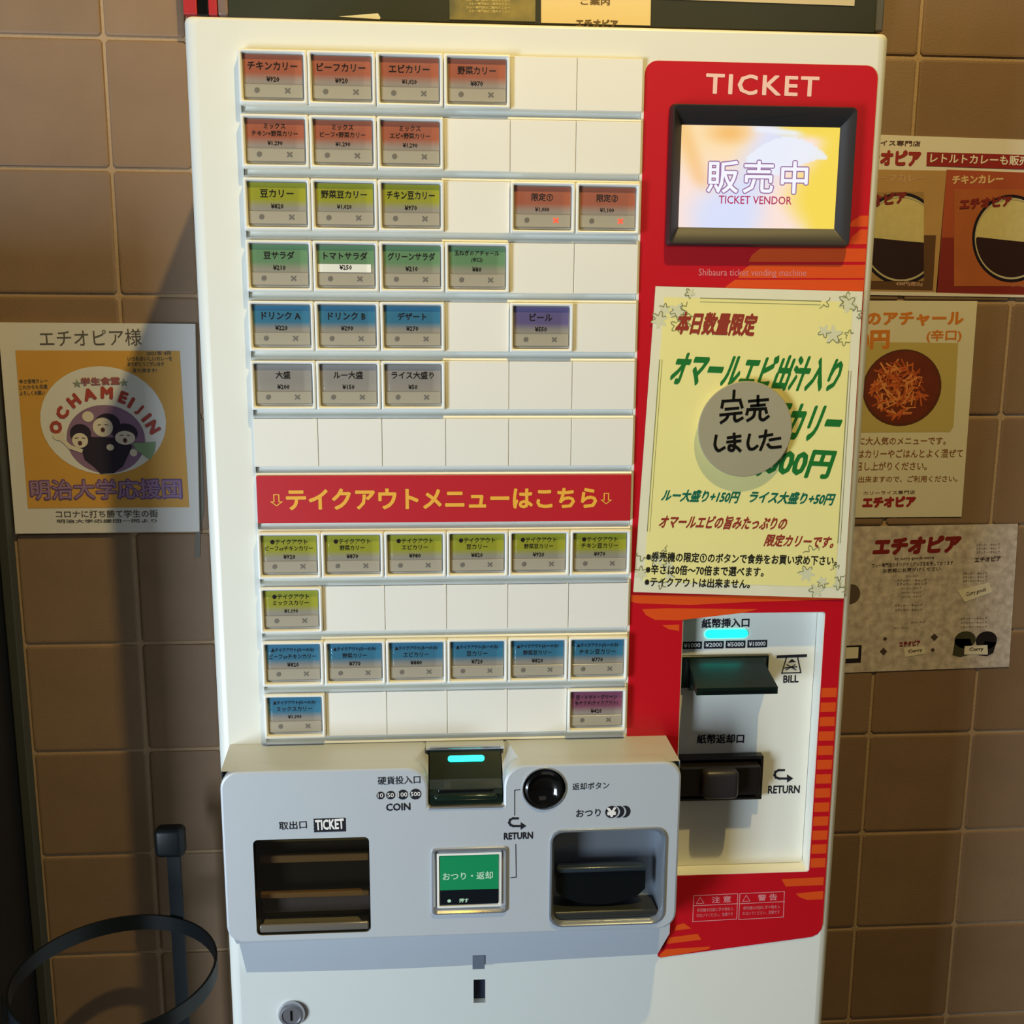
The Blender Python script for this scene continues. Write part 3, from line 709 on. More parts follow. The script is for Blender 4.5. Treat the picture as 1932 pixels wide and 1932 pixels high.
# round reject button
def dome(cx, cz, steps, n=36):
    return loft([[(cx + r * math.cos(2 * math.pi * i / n), y, cz + r * math.sin(2 * math.pi * i / n)) for i in range(n)] for r, y in steps], False, True)
rj = build('reject_button', dome(kc[0], kc[1], [(kr, FB + 0.006), (kr * 0.90, FB - 0.0025), (kr * 0.80, FB - 0.0035), (kr * 0.62, FB + 0.000), (kr * 0.40, FB + 0.0025), (kr * 0.2, FB + 0.0033), (0.0004, FB + 0.0035)]), mat('gloss_black', '0A0A0B', 0.12, coat=0.5), cu, smooth=True)
build('chrome_ring', loft([[(kc[0] + r * math.cos(2 * math.pi * i / 36), y, kc[1] + r * math.sin(2 * math.pi * i / 36)) for i in range(36)] for r, y in ((kr + 0.0016, FB + 0.0003), (kr + 0.0012, FB - 0.0010), (kr + 0.0002, FB - 0.0012), (kr - 0.0003, FB + 0.004))], False, False), SILVERB, cu, smooth=True)
# change / return key
kf = build('return_key_frame', flange(rb[0], rb[1], rb[2], rb[3], [(-0.0012, FB + 0.0004, .004), (-0.0006, FB - 0.0022, .004), (0.0010, FB - 0.0026, .004), (0.0040, FB + 0.0022, .002), (0.0044, FB + 0.0030, .002)], 3, cap=True), SILVERB, cu, smooth=True)
w0, w1, w2, w3 = rb[0] + 0.0046, rb[1] - 0.0052, rb[2] + 0.0062, rb[3] - 0.0050
kw = build('return_key', join(flange(w0, w1, w2, w3, [(0, FB + 0.003, .001), (0, FB - 0.001, .001), (0.0022, FB - 0.0013, .001), (0.0026, FB + 0.0008, .001)], 2, cap=True)), FRAME, cu, smooth=True)
g0, g1, g2, g3 = w0 + 0.0032, w1 - 0.0032, w2 + 0.0034, w3 - 0.0030
gs = g2 + (g3 - g2) * 0.30
build('key_card', box(g0, g1, FB - 0.0005, FB + 0.0008, gs, g3), mat('green_card', '14905A', 0.35), kw)
build('key_strip', box(g0, g1, FB - 0.0007, FB + 0.0008, g2, gs - 0.0003), mat('navy_black', '0D141C', 0.3), kw)
each('lettering', LL(text_box('おつり・返却', g0 + 0.003, gs + 0.0115, g1 - g0 - 0.009, 0.0085, FB - 0.0008, 0.02), text_box('●', g0 + 0.0075, g2 + 0.0028, 0.0038, 0.0036, FB - 0.0010), text_box('押す', g0 + 0.0200, g2 + 0.0022, 0.0095, 0.0048, FB - 0.0010, 0.03)), mat('mint_ink', 'BFE6C4', 0.5), kw)
# change tray
ct = build('change_tray', join(flange(ch[0], ch[1], ch[2], ch[3], [(-0.0022, FB + 0.0003, .013), (-0.0016, FB - 0.0018, .013), (0.0002, FB - 0.0020, .012), (0.0028, FB + 0.0020, .011), (0.0040, FB + 0.0325, .010)], 4, cap=True)), mat('tray_silver', 'A0A8B2', 0.25, metal=0.6), cu, smooth=True)
hh = ch[3] - ch[2]
cxm = (ch[0] + ch[1]) / 2 - 0.005
n = 14; l0 = []; l1 = []
hw_ = (ch[1] - ch[0]) / 2 - 0.012
up = [(cxm + hw_, ch[2] + hh * 0.52), (cxm - hw_, ch[2] + hh * 0.50)]
lowp = [(cxm - hw_ + 2 * hw_ * i / n, ch[2] + hh * (0.30 - 0.16 * math.sin(math.pi * i / n) ** 0.6)) for i in range(n + 1)]
shp = lowp + up
build('tray_flap', join(prism(shp, FB + 0.012, FB + 0.020)), mat('flap_black', '0B1013', 0.25), ct)
build('flap_ridge', box(cxm - hw_, cxm + hw_, FB + 0.009, FB + 0.022, ch[2] + hh * 0.50, ch[2] + hh * 0.56, 0.0025, 3), mat('flap_ridge_plastic', '2A343B', 0.22), ct, smooth=True)
build('tray_floor', box(ch[0] + 0.004, ch[1] - 0.005, FB + 0.003, FB + 0.031, ch[2] + 0.0042, ch[2] + 0.012, 0.002), mat('tray_floor_metal', '4C4E4C', 0.25, metal=0.6), ct)
# lettering on the unit
T = FB - 0.0003
pl = [tx('硬貨投入口', (713, 1481), (793, 1478), 15, T, 0.012, k=4), tx('COIN', (729, 1530), (774, 1528), 13, T, 0.03), tx('取出口', (527, 1566), (579, 1563), 15, T, 0.014, k=4), tx('返却ボタン', (1080, 1491), (1149, 1488), 13, T, 0.012, k=4),
      tx('おつり', (1087, 1542), (1133, 1540), 14, T, 0.02, k=4), tx('RETURN', (951, 1584), (1005, 1582), 12, T, 0.04), uarrow(975, 1554, 0.90, T),
      line_px([(981, 1490), (971, 1491), (971, 1538)], 0.0008, T), line_px([(973, 1593), (974, 1655), (964, 1656)], 0.0008, T)]
for cx, r in ((718, 8.5), (737, 9.5), (760, 11), (784, 12)):
    c0 = un(cx, 1501 - (cx - 718) * 0.04, T); pl.append(flat(circ(c0[0], c0[1], r * 0.00049, 20), T))
q = rect_px([(591, 1546), (652, 1542), (653, 1568), (592, 1571)], T)
zz = [(q[0] + (0.0006 if i % 2 else 0), q[3] - (q[3] - q[2]) * i / 8) for i in range(9)]
pl.append(flat(zz + [(q[1], q[2]), (q[1], q[3])], T))
c0 = un(1154, 1532, T); pl.append(flat(circ(c0[0], c0[1], 0.0068, 24), T))
for dx in (0.0085, 0.0150):
    pts = [(c0[0] + dx - 0.002 + 0.0068 * math.cos(a), c0[1] + 0.0068 * math.sin(a)) for a in [math.radians(-75 + 150 * i / 10) for i in range(11)]]
    pts += [(c0[0] + dx - 0.0065 + 0.0068 * math.cos(a), c0[1] + 0.0068 * math.sin(a)) for a in [math.radians(68 - 136 * i / 10) for i in range(11)]]
    pl.append(flat(pts, T))
build('lettering', join(*pl), INK, cu)
pl = [tx('TICKET', (596, 1566), (649, 1563), 18, T - 0.0003, 0.04, spacing=1.0), tx('¥', (1146, 1541), (1162, 1540), 16, T - 0.0003, 0.05, k=4)]
for cx, s, w in ((718, '10', 10), (737, '50', 12), (760, '100', 17), (784, '500', 18)):
    yb = 1505 - (cx - 718) * 0.04; pl.append(tx(s, (cx - w / 2, yb), (cx + w / 2, yb - 0.5), 8, T - 0.0003, 0.01, k=4))
build('lettering', join(*pl), INKW, cu)
# key lock on the lower door
lk = un(550, 1915, -0.004)
lo_ = build('door_lock', dome(lk[0], lk[1], [(0.0150, -0.0003), (0.0148, -0.004), (0.0132, -0.0062), (0.0105, -0.0066), (0.0100, -0.0052), (0.0004, -0.0052)], 32), mat('chrome', 'C4C4CA', 0.28, metal=0.85), M, smooth=True, label='round chrome key lock')
build('keyhole', box(lk[0] - 0.0012, lk[0] + 0.0012, -0.0057, -0.0050, lk[1] - 0.006, lk[1] + 0.006), BLACK, lo_)

# ================================================================ NOTICES ON THE MACHINE
def page(name, quad, Y, th, m, label, cat, holes=()):
    p = poly_px(quad, Y)[::-1]          # quad tl, tr, br, bl -> counter-clockwise
    o = build(name, prism(p, Y, Y + th), m)
    props(o, label, cat)
    return o
LY = -0.0026
lam = page('laminated_notice', [(1237, 540), (1628, 550), (1592, 1129), (1195, 1117)], LY, 0.0008, mat('aged_cream_paper', 'F4F0D4', 0.5, noise=0.06, nscale=30), 'laminated yellow Japanese notice taped on the red panel below the display', 'notice')
build('plastic_sleeve', flat(poly_px([(1231, 535), (1648, 549), (1608, 1139), (1190, 1124)], LY - 0.0008)[::-1], LY - 0.0008), clear('laminate_film', (0.99, 0.99, 0.98), 0.2, 0.05), lam)
PY = LY - 0.0002
def on_page(u, v):      # page fractions -> pixel
    tl, tr, br, bl = (1237, 540), (1628, 550), (1592, 1129), (1195, 1117)
    return tuple((tl[i] * (1 - u) + tr[i] * u) * (1 - v) + (bl[i] * (1 - u) + br[i] * u) * v for i in (0, 1))
yl = []
bor = []
for i in range(64):
    t = i / 64 * 4; s = int(t); f = t - s
    ins_ = 0.045
    base = [(ins_ + (1 - 2 * ins_) * f, 0.035), (1 - ins_, 0.035 + 0.93 * f), (1 - ins_ - (1 - 2 * ins_) * f, 0.965), (ins_, 0.965 - 0.93 * f)][s]
    bor.append(on_page(*base))
YELP = mat('notice_yellow', 'FFF3A4', 0.5, noise=0.03, nscale=35)
build('yellow_field', flat(poly_px(bor, PY)[::-1], PY), YELP, lam)
# floral corners: petals and outlines
GL = mat('notice_line_grey', '8A8A58', 0.6); pet = []; cur = []
rr_ = random.Random(3)
for (u0, v0, n_) in ((0.10, 0.07, 9), (0.90, 0.09, 9), (0.08, 0.92, 8), (0.90, 0.93, 8)):
    for i in range(n_):
        u = u0 + rr_.uniform(-0.09, 0.09); v = v0 + rr_.uniform(-0.07, 0.07); r = rr_.uniform(9, 19)
        u = min(0.97, max(0.03, u)); v = min(0.975, max(0.02, v))
        c = on_page(u, v); k = rr_.randint(5, 6); a0 = rr_.uniform(0, 6)
        pts = [(c[0] + r * (0.72 + 0.28 * math.cos(k * a)) * math.cos(a + a0), c[1] + r * (0.72 + 0.28 * math.cos(k * a)) * math.sin(a + a0)) for a in [2 * math.pi * q / 30 for q in range(30)]]
        if i % 2 == 0: pet.append(flat(poly_px(pts, PY - 0.0001)[::-1], PY - 0.0001 - i * 1e-6))
        cur.append(line_px(pts[:rr_.randint(9, 18)], 0.0008, PY - 0.00016))
for e in (((0.22, 0.035), (0.80, 0.035)), ((0.045, 0.24), (0.045, 0.80)), ((0.955, 0.26), (0.955, 0.82))):
    cur.append(line_px([on_page(*e[0]), on_page(*e[1])], 0.0008, PY - 0.00016)); d_ = 0.012
    cur.append(line_px([on_page(e[0][0] + (d_ if e[0][0] == e[1][0] else 0), e[0][1] + (0 if e[0][0] == e[1][0] else d_)), on_page(e[1][0] + (d_ if e[0][0] == e[1][0] else 0), e[1][1] + (0 if e[0][0] == e[1][0] else d_))], 0.0005, PY - 0.00016))
build('floral_print', join(*pet), mat('petal_cream', 'E4E2BE', 0.6), lam)
build('floral_outline', join(*cur), GL, lam)
LT = PY - 0.00022
GRN = mat('notice_green', '1D7A30', 0.5); TEAL = mat('notice_teal', '0E6E52', 0.5); MAR = mat('notice_maroon', 'A03A28', 0.5); BLK = mat('notice_black', '232016', 0.5)
SH = 0.28
each('lettering', LL(tx('オマールエビ出汁入り', (1261, 725), (1573, 738), 62, LT, 0.045, SH, k=8), tx('豆カリー', (1440, 826), (1574, 831), 64, LT, 0.045, SH, k=8), tx('1,000円', (1410, 896), (1560, 904), 52, LT, 0.04, SH * 0.8, k=8)), GRN, lam)
each('lettering', LL(tx('ルー大盛り+150円', (1247, 945), (1390, 949), 22, LT, 0.04, SH, k=6), tx('ライス大盛り+50円', (1411, 948), (1569, 953), 22, LT, 0.04, SH, k=6)), TEAL, lam)
each('lettering', LL(tx('本日数量限定', (1273, 629), (1421, 633), 40, LT, 0.05, SH * 0.7, k=8), tx('オマールエビの旨みたっぷりの', (1242, 996), (1480, 1000), 24, LT, 0.04, SH, k=6), tx('限定カリーです。', (1441, 1030), (1570, 1034), 22, LT, 0.04, SH, k=6)), MAR, lam)
each('lettering', LL(tx('※券売機の限定①のボタンで食券をお買い求め下さい。', (1219, 1059), (1578, 1067), 18, LT, 0.03, 0, k=4), tx('※辛さは0倍〜70倍まで選べます。', (1218, 1083), (1440, 1088), 18, LT, 0.03, 0, k=4), tx('※テイクアウトは出来ません。', (1216, 1106), (1414, 1110), 17, LT, 0.03, 0, k=4)), BLK, lam)
# round sold-out magnet
DY = -0.0115
dc = un(1406, 810, DY); dr = 0.0492
def disc_vf():
    return dome(dc[0], dc[1], [(dr * 0.93, LY - 0.0012), (dr * 0.985, DY + 0.002), (dr, DY + 0.0008), (dr - 0.0008, DY), (0.0004, DY)], 56)
ds = build('sold_out_magnet', disc_vf(), mat('magnet_beige', 'A29A80', 0.5, noise=0.05, nscale=25), smooth=True)
props(ds, 'round beige magnet handwritten sold out, stuck on the laminated yellow notice', 'magnet')
HY_ = DY - 0.0003
def strokes(L, w):
    return join(*[line_px(s, w, HY_) for s in L])
def sm(pts, n=5):
    out = []
    for i in range(len(pts) - 1):
        p0 = pts[max(i - 1, 0)]; p1 = pts[i]; p2 = pts[i + 1]; p3 = pts[min(i + 2, len(pts) - 1)]
        for k in range(n):
            t = k / n
            out.append(tuple(0.5 * (2 * p1[j] + (p2[j] - p0[j]) * t + (2 * p0[j] - 5 * p1[j] + 4 * p2[j] - p3[j]) * t * t + (3 * p1[j] - p0[j] - 3 * p2[j] + p3[j]) * t ** 3) for j in (0, 1)))
    return out + [pts[-1]]
hw_s = [  # 完
 [(1385, 738), (1384, 754)], [(1362, 768), (1364, 757), (1396, 755), (1400, 768)], [(1370, 772), (1392, 770)], [(1360, 783), (1398, 779)], sm([(1374, 782), (1370, 790), (1361, 797)]), sm([(1386, 781), (1386, 790), (1390, 794), (1400, 789)]),
 # 売
 [(1414, 757), (1448, 754)], [(1430, 748), (1430, 765)], [(1418, 766), (1442, 764)], [(1409, 781), (1411, 773), (1444, 771), (1446, 778)], sm([(1424, 776), (1421, 786), (1411, 793)]), sm([(1434, 775), (1434, 788), (1440, 792), (1449, 786)]),
 # しました
 sm([(1351, 823), (1349, 840), (1355, 850), (1366, 845)]),
 [(1374, 826), (1396, 823)], [(1373, 834), (1396, 832)], sm([(1385, 819), (1386, 838), (1383, 849), (1376, 848), (1377, 841), (1388, 843), (1396, 850)]),
 sm([(1414, 821), (1411, 836), (1414, 846), (1421, 847), (1428, 842)]),
 [(1434, 824), (1456, 820)], sm([(1445, 813), (1442, 830), (1435, 848)]), [(1453, 830), (1471, 827)], sm([(1449, 839), (1455, 844), (1472, 843)])]
build('lettering', strokes(hw_s, 0.0030), mat('marker_black', '100E0A', 0.9, spec=0.1), ds)

# ================================================================ THINGS ON TOP OF THE MACHINE
BY = 0.250
bz = un(1645, 61, BY)[1]; top = BT - 0.001
def bxx(px, y=BY): return un(px, 10, y)[0]
bd = empty('menu_board', ((bxx(412) + bxx(1650)) / 2, BY, bz), 'dark glossy menu board with silver edge hung on the wall above the machine', 'menu board')
HB = 0.36
build('board_panel', box(bxx(431), bxx(1652), BY, BY + 0.014, bz, bz + HB), mat('board_green_black', '3A3D33', 0.22, noise=0.1, nscale=8), bd)
build('edge_frame', join(box(bxx(1652), bxx(1667), BY - 0.004, BY + 0.015, bz, bz + HB, 0.002, 2)), mat('brushed_edge', '8E8C84', 0.25, metal=0.7), bd)
build('red_edge', box(bxx(346), bxx(371.5), BY - 0.002, BY + 0.014, bz, bz + HB, 0.001), mat('board_red', 'B02A30', 0.4), bd)
build('black_edge', box(bxx(372), bxx(393), BY, BY + 0.014, bz, bz + HB, 0.001), BLACK, bd)
build('red_edge', box(bxx(393.5), bxx(409.5), BY - 0.002, BY + 0.014, bz, bz + HB, 0.001), mat('board_red', 'B02A30', 0.4), bd)
build('grey_edge', box(bxx(410), bxx(430.5), BY - 0.001, BY + 0.014, bz, bz + HB, 0.003), mat('board_rose_grey', '7A6660', 0.4), bd)
P1 = BY - 0.0012
a0 = un(1226, -3, P1); a1 = un(1612, 11, P1)
sh = build('menu_sheet', prism([(a0[0], a0[1]), (a1[0], a1[1]), (a1[0], a1[1] + 0.22), (a0[0], a0[1] + 0.23)], P1, BY - 0.0002), mat('sheet_white', 'D9CFC0', 0.5)); props(sh, 'large white sheet on the dark board above the machine, right of the cream slip', 'sheet')
g0, g1 = un(848, 30, P1), un(1010, 30, P1)
gl = build('leaflet', box(g0[0], g1[0], P1, BY - 0.0002, bz + 0.002, bz + 0.25), mat('leaflet_olive', 'A89A5C', 0.22, coat=0.4, col2='6A6A50', nscale=30)); props(gl, 'glossy olive leaflet stuck on the dark board, left of the cream slip', 'leaflet')
build('lettering', join(*[tx('カレー専門店のご案内メニュー', (880 + 5 * (k % 2), 2 + k * 7), (962, 3 + k * 7), 5, P1 - 0.0003, 0.01, k=4) for k in range(4)]), mat('leaflet_cream_ink', 'E8D79A', 0.4), gl)
c0, c1 = un(1021, 30, P1), un(1226, 30, P1)
sl = build('cream_slip', prism([(c0[0], bz + 0.001), (c1[0] + 0.001, bz + 0.001), (c1[0] - 0.001, bz + 0.23), (c0[0] - 0.002, bz + 0.23)], P1, BY - 0.0002), mat('slip_cream', 'F0DDB4', 0.55)); props(sl, 'cream paper slip with brown lettering stuck on the dark board above the machine', 'paper')
each('lettering', LL(tx('エチオピア', (1087, 51), (1165, 53), 15, P1 - 0.0003, 0.05), tx('ご案内', (1096, 9), (1150, 10), 13, P1 - 0.0003, 0.03)), mat('brown_ink', '6B5436', 0.6), sl)
pc = build('paper_corner', prism(poly_px([(640, 31), (716, 36), (718, 33), (713, 25)], 0.026), 0.026, 0.0266), mat('corner_cream', 'E8E0BC', 0.5)); props(pc, 'cream paper corner poking up behind the machine top edge', 'paper')

# ================================================================ NOTICES ON THE WALL
WY = WALL - 0.0045
ink_of = lambda n, h_, r=0.6: mat(n, h_, r)
# --- autograph board on the left
sk = page('autograph_board', [(-4, 608), (368, 611), (376, 1003), (29, 1007)], WY, 0.0035, mat('board_white', 'D8D2CA', 0.6), 'white square autograph board with orange cheering club print, left of the machine', 'autograph board')
A = WY - 0.0003
build('orange_field', flat(poly_px([(29, 661), (339, 662), (357, 957), (53, 959)], A)[::-1], A), mat('ochre_print', 'D09A45', 0.6, noise=0.06, nscale=20), sk)
cc_ = un(195, 793, A); 
def ell(px, py, rx, ry, Y, n=40):
    c = un(px, py, Y); r1 = abs(un(px + rx, py, Y)[0] - c[0]); r2 = abs(un(px, py - ry, Y)[1] - c[1]); return circ(c[0], c[1], r1, n, r2)
B = A - 0.0002
build('white_disc', flat(ell(195, 794, 118, 103, B), B), mat('disc_white', 'DCD8D0', 0.6), sk)
C_ = B - 0.0002
build('mauve_disc', flat(ell(200, 829, 74, 65, C_), C_), mat('mauve_print', '8A6A86', 0.6), sk)
D_ = C_ - 0.0002
DKP = mat('print_dark_plum', '2C2434', 0.6); SKN = mat('print_skin', 'D9CDB8', 0.6); GRNP = mat('print_sage', '86A07A', 0.6); OCH = mat('print_maroon', 'A8443A', 0.6)
bodies = [flat(poly_px([(152, 842), (170, 824), (232, 826), (250, 842), (232, 880), (214, 893), (190, 894), (176, 880), (160, 868)], D_)[::-1], D_),
          flat(ell(203, 800, 24, 20, D_), D_ - 0.00002), flat(ell(152, 818, 20, 18, D_), D_ - 0.00004), flat(ell(236, 817, 24, 18, D_), D_ - 0.00006)]
each('figure_print', bodies, DKP, sk)
E_ = D_ - 0.0002
faces = [flat(ell(194, 806, 19, 18, E_), E_), flat(ell(151, 831, 15, 14, E_), E_), flat(ell(236, 826, 19, 13, E_), E_), flat(ell(208, 844, 7, 6, E_), E_), flat(ell(166, 786, 11, 10, E_), E_), flat(ell(111, 822, 12, 9, E_), E_), flat(ell(252, 854, 7, 7, E_), E_),
         line_px([(118, 830), (132, 843), (152, 850)], 0.005, E_ - 0.00005)]
each('figure_print', faces, SKN, sk)
G_ = E_ - 0.0002
build('figure_print', join(flat(poly_px([(250, 836), (294, 834), (292, 852), (284, 868), (258, 850)], G_)[::-1], G_)), GRNP, sk)
feat = []
for fx, fy in ((194, 806), (151, 831), (236, 826)):
    feat += [line_px([(fx - 9, fy - 4), (fx - 4, fy - 5)], 0.001, G_), line_px([(fx + 4, fy - 5), (fx + 9, fy - 4)], 0.001, G_), flat(ell(fx, fy + 5, 4, 4.5, G_, 14), G_)]
build('figure_print', join(*feat), mat('print_brown', '5C3230', 0.6), sk)
# arched club name
arc = []
for ch_, (px, py), ro in zip('OCHAMEIJIN', [(106, 806), (118, 779), (140, 756), (169, 744), (202, 741), (233, 750), (248, 760), (263, 773), (277, 788), (289, 806)], [78, 58, 36, 13, -4, -22, -32, -42, -52, -60]):
    c0 = un(px, py, A); hh_ = 0.0128; g_ = glyphs(ch_); ww = hh_ * g_[2] / g_[3] * 1.05
    a_ = math.radians(ro); u_ = (math.cos(a_), math.sin(a_)); v_ = (-math.sin(a_), math.cos(a_))
    arc.append(text_box(ch_, c0[0] - u_[0] * ww / 2 - v_[0] * hh_ / 2, c0[1] - u_[1] * ww / 2 - v_[1] * hh_ / 2, ww, hh_, C_ - 0.0004, 0.065, 0, u_, v_, k=8))
build('lettering', join(*arc), OCH, sk)
each('lettering', LL(tx('学生食堂', (154, 727), (226, 725), 14, C_ - 0.0004, 0.05), ), mat('print_rose', '9A5A5C', 0.6), sk)
each('lettering', LL(tx('★', (137, 731), (155, 731), 16, C_ - 0.0004), tx('★', (226, 730), (244, 729), 16, C_ - 0.0004)), mat('print_grey_green', '87907E', 0.6), sk)
build('lettering', tx('明治大学応援団', (59, 943), (343, 940), 37, C_, 0.055, k=10), mat('print_violet', '6E5280', 0.6), sk)
build('lettering', tx('明治大学応援団', (60, 942), (342, 939), 35, C_ - 0.0004, 0.012, k=4), mat('print_mauve_light', '9A7A98', 0.6), sk)
each('lettering', LL(tx('エチオピア様', (76, 655), (268, 652), 32, A, 0.003, k=3), tx('コロナに打ち勝て学生の街', (106, 977), (298, 976), 14, A, 0.02, k=4), tx('明治大学応援団一同より', (108, 987), (296, 986), 7, A, 0.02, k=4),
      tx('2021年 4月', (277, 671), (322, 670), 8, C_, 0.02, k=4), tx('いつもおいしいカレーを', (241, 681), (325, 681), 8, C_, 0.02, k=4), tx('ありがとうございます', (241, 691), (310, 691), 8, C_, 0.02, k=4), tx('また来ます!', (252, 703), (296, 703), 8, C_, 0.02, k=4),
      tx('辛さ倍増カレー', (37, 724), (90, 722), 8, C_, 0.02, k=4), tx('これからも応援', (37, 735), (90, 733), 8, C_, 0.02, k=4), tx('よろしくお願い', (38, 746), (85, 745), 8, C_, 0.02, k=4)), mat('pencil_ink', '5A544C', 0.7), sk)
# torn tape strip
tp = build('torn_tape_strip', prism(poly_px([(362, 677), (373, 680), (375, 760), (379, 800), (383, 880), (385, 960), (378, 1005), (377, 1050), (368, 1054), (369, 1010), (372, 960), (366, 880), (360, 800), (356, 772), (361, 745)], WALL - 0.0008)[::-1], WALL - 0.0008, WALL - 0.0001), mat('tape_grey', '6A665A', 0.6)); props(tp, 'torn grey tape strip on the tiles beside the autograph board', 'tape')
# --- retort curry poster, top right
WP = WALL - 0.0012
cp = page('curry_poster', [(1560, 251), (2010, 266), (1990, 562), (1540, 555)], WP, 0.0009, mat('poster_offwhite', 'DCD4CC', 0.6), 'wide curry poster with two dish photos on the right wall, topmost', 'poster')
A = WP - 0.0002
build('wood_field', flat(poly_px([(1555, 318), (1786, 322), (1768, 551), (1540, 548)], A)[::-1], A), mat('print_wood_tan', 'B08A58', 0.6, noise=0.15, nscale=25), cp)
build('red_field', flat(poly_px([(1786, 320), (2000, 328), (1988, 558), (1766, 552)], A)[::-1], A), mat('print_wood_red', 'A3492A', 0.6, noise=0.15, nscale=25), cp)
build('lower_band', flat(poly_px([(1640, 442), (1766, 444), (1760, 548), (1636, 546)], A - 0.0001)[::-1], A - 0.0001), mat('print_umber', '5A3A1C', 0.6), cp)
build('lower_band', flat(poly_px([(1777, 448), (1990, 452), (1988, 556), (1768, 551)], A - 0.0001)[::-1], A - 0.0001), mat('print_deep_red', '7C1C14', 0.6), cp)
B = A - 0.0003
build('title_bar', flat(poly_px([(1749, 287), (2000, 294), (2000, 322), (1748, 313)], B)[::-1], B), mat('print_crimson', '8E1A18', 0.6), cp)
build('lettering', tx('レトルトカレーも販売中', (1755, 307), (1958, 313), 18, B - 0.0002, 0.02, k=4), PAPER, cp)
each('lettering', LL(tx('エチオピア', (1610, 309), (1735, 312), 26, A - 0.0002, 0.07, k=10)), mat('logo_red', '96201C', 0.6), cp)
each('lettering', LL(tx('カリーライス専門店', (1600, 273), (1736, 276), 10, A - 0.0002, 0.02, k=4)), mat('poster_brown_ink', '5A3A2A', 0.6), cp)
build('lettering', tx('チキンカレー', (1797, 347), (1892, 345), 15, B, 0.05), mat('poster_cream_ink', 'D8B488', 0.6), cp)
each('lettering', LL(tx('430円(税込)', (1690, 540), (1740, 541), 9, B, 0.02, k=4), tx('430円(税込)', (1886, 541), (1932, 542), 9, B, 0.02, k=4), tx('ビーフカレー', (1640, 343), (1745, 343), 15, B, 0.0)), mat('poster_pink_ink', 'C9A08A', 0.6), cp)
# dish photos
def dish(cx, cy, r, x_l, x_r, y_t, y_b, woodcol):
    Yp = B; par = []
    def clip(poly):      # keep inside the photo rectangle, in pixels
        def cut(P, ax, lim, keep_less):
            o = []
            for i in range(len(P)):
                a, b = P[i], P[(i + 1) % len(P)]
                ia = (a[ax] <= lim) == keep_less; ib = (b[ax] <= lim) == keep_less
                if ia: o.append(a)
                if ia != ib:
                    t = (lim - a[ax]) / (b[ax] - a[ax]); o.append(tuple(a[j] + (b[j] - a[j]) * t for j in (0, 1)))
            return o
        for ax, lim, k in ((0, x_r, True), (0, x_l, False), (1, y_b, True), (1, y_t, False)):
            poly = cut(poly, ax, lim, k)
        return poly
    def ellp(rx, ry, dx=0, dy=0, n=48, a0=0, a1=360):
        return [(cx + dx + rx * math.cos(math.radians(a0 + (a1 - a0) * i / n)), cy + dy + ry * math.sin(math.radians(a0 + (a1 - a0) * i / n))) for i in range(n)]
    build('photo_field', flat(poly_px([(x_l, y_t), (x_r, y_t), (x_r, y_b), (x_l, y_b)], Yp - 0.0001)[::-1], Yp - 0.0001), mat('photo_' + woodcol, woodcol, 0.5, noise=0.2, nscale=30), cp)
    for nm_, rx, k, colr, d in (('plate_print', r, 1.12, '1A0E14', 0.0002), ('plate_print', r * 0.93, 1.12, 'B8AC8C', 0.0003), ('plate_print', r * 0.90, 1.10, '2E1812', 0.0004)):
        P = clip(ellp(rx, rx * k))
        if len(P) > 2: build(nm_, flat(poly_px(P, Yp - d)[::-1], Yp - d), mat('photo_' + colr, colr, 0.4), cp)
    P = clip([p for p in ellp(r * 0.90, r * 0.98, a0=180, a1=362) if p[1] < cy + 8] + [(cx + r * 0.88, cy + 10), (cx, cy + 4), (cx - r * 0.86, cy - 3)])
    if len(P) > 2: build('rice_print', flat(poly_px(P, Yp - 0.0005)[::-1], Yp - 0.0005), mat('photo_rice', 'C8B983', 0.6, noise=0.15, nscale=120), cp)
dish(1700, 450, 78, 1636, 1743, 362, 530, '9A7A4C')
dish(1908, 450, 74, 1800, 1990, 357, 540, 'A85A2C')
each('lettering', LL(tx('エチオピア', (1600, 395), (1710, 381), 20, B - 0.0008, 0.07, k=8), tx('エチオピア', (1812, 394), (1908, 388), 18, B - 0.0008, 0.07, k=8)), mat('logo_dark_red', '7A1C14', 0.6), cp)
# --- pickle poster
pp = page('pickle_poster', [(1560, 567), (1844, 568), (1814, 975), (1540, 977)], WP, 0.0009, mat('poster_cream', 'DAD2BC', 0.6), 'white poster with orange lettering and bowl of carrot pickle, middle of right wall', 'poster')
A = WP - 0.0002
build('photo_field', flat(poly_px([(1600, 645), (1808, 647), (1799, 805), (1792, 815), (1600, 816)], A)[::-1], A), mat('photo_sand', 'BDA964', 0.6), pp)
build('bowl_print', flat(ell(1702, 732, 74, 73, A - 0.0001), A - 0.0001), mat('photo_bowl_rim', '5A3018', 0.4), pp)
build('bowl_print', flat(ell(1702, 731, 70, 69, A - 0.0002), A - 0.0002), mat('photo_bowl', '6E2E14', 0.4, noise=0.3, nscale=60), pp)
carrot = []; rr_ = random.Random(11)
for i in range(150):
    a = rr_.uniform(0, 6.28); d = 50 * math.sqrt(rr_.random()); x = 1694 + d * math.cos(a) * 0.95; y = 735 + d * math.sin(a); b_ = rr_.uniform(0, 3.14); l_ = rr_.uniform(5, 14)
    carrot.append((line_px([(x - l_ * math.cos(b_), y - l_ * math.sin(b_)), (x + l_ * math.cos(b_), y + l_ * math.sin(b_))], rr_.uniform(0.0014, 0.0028), A - 0.0004 - i * 2e-6), i % 3))
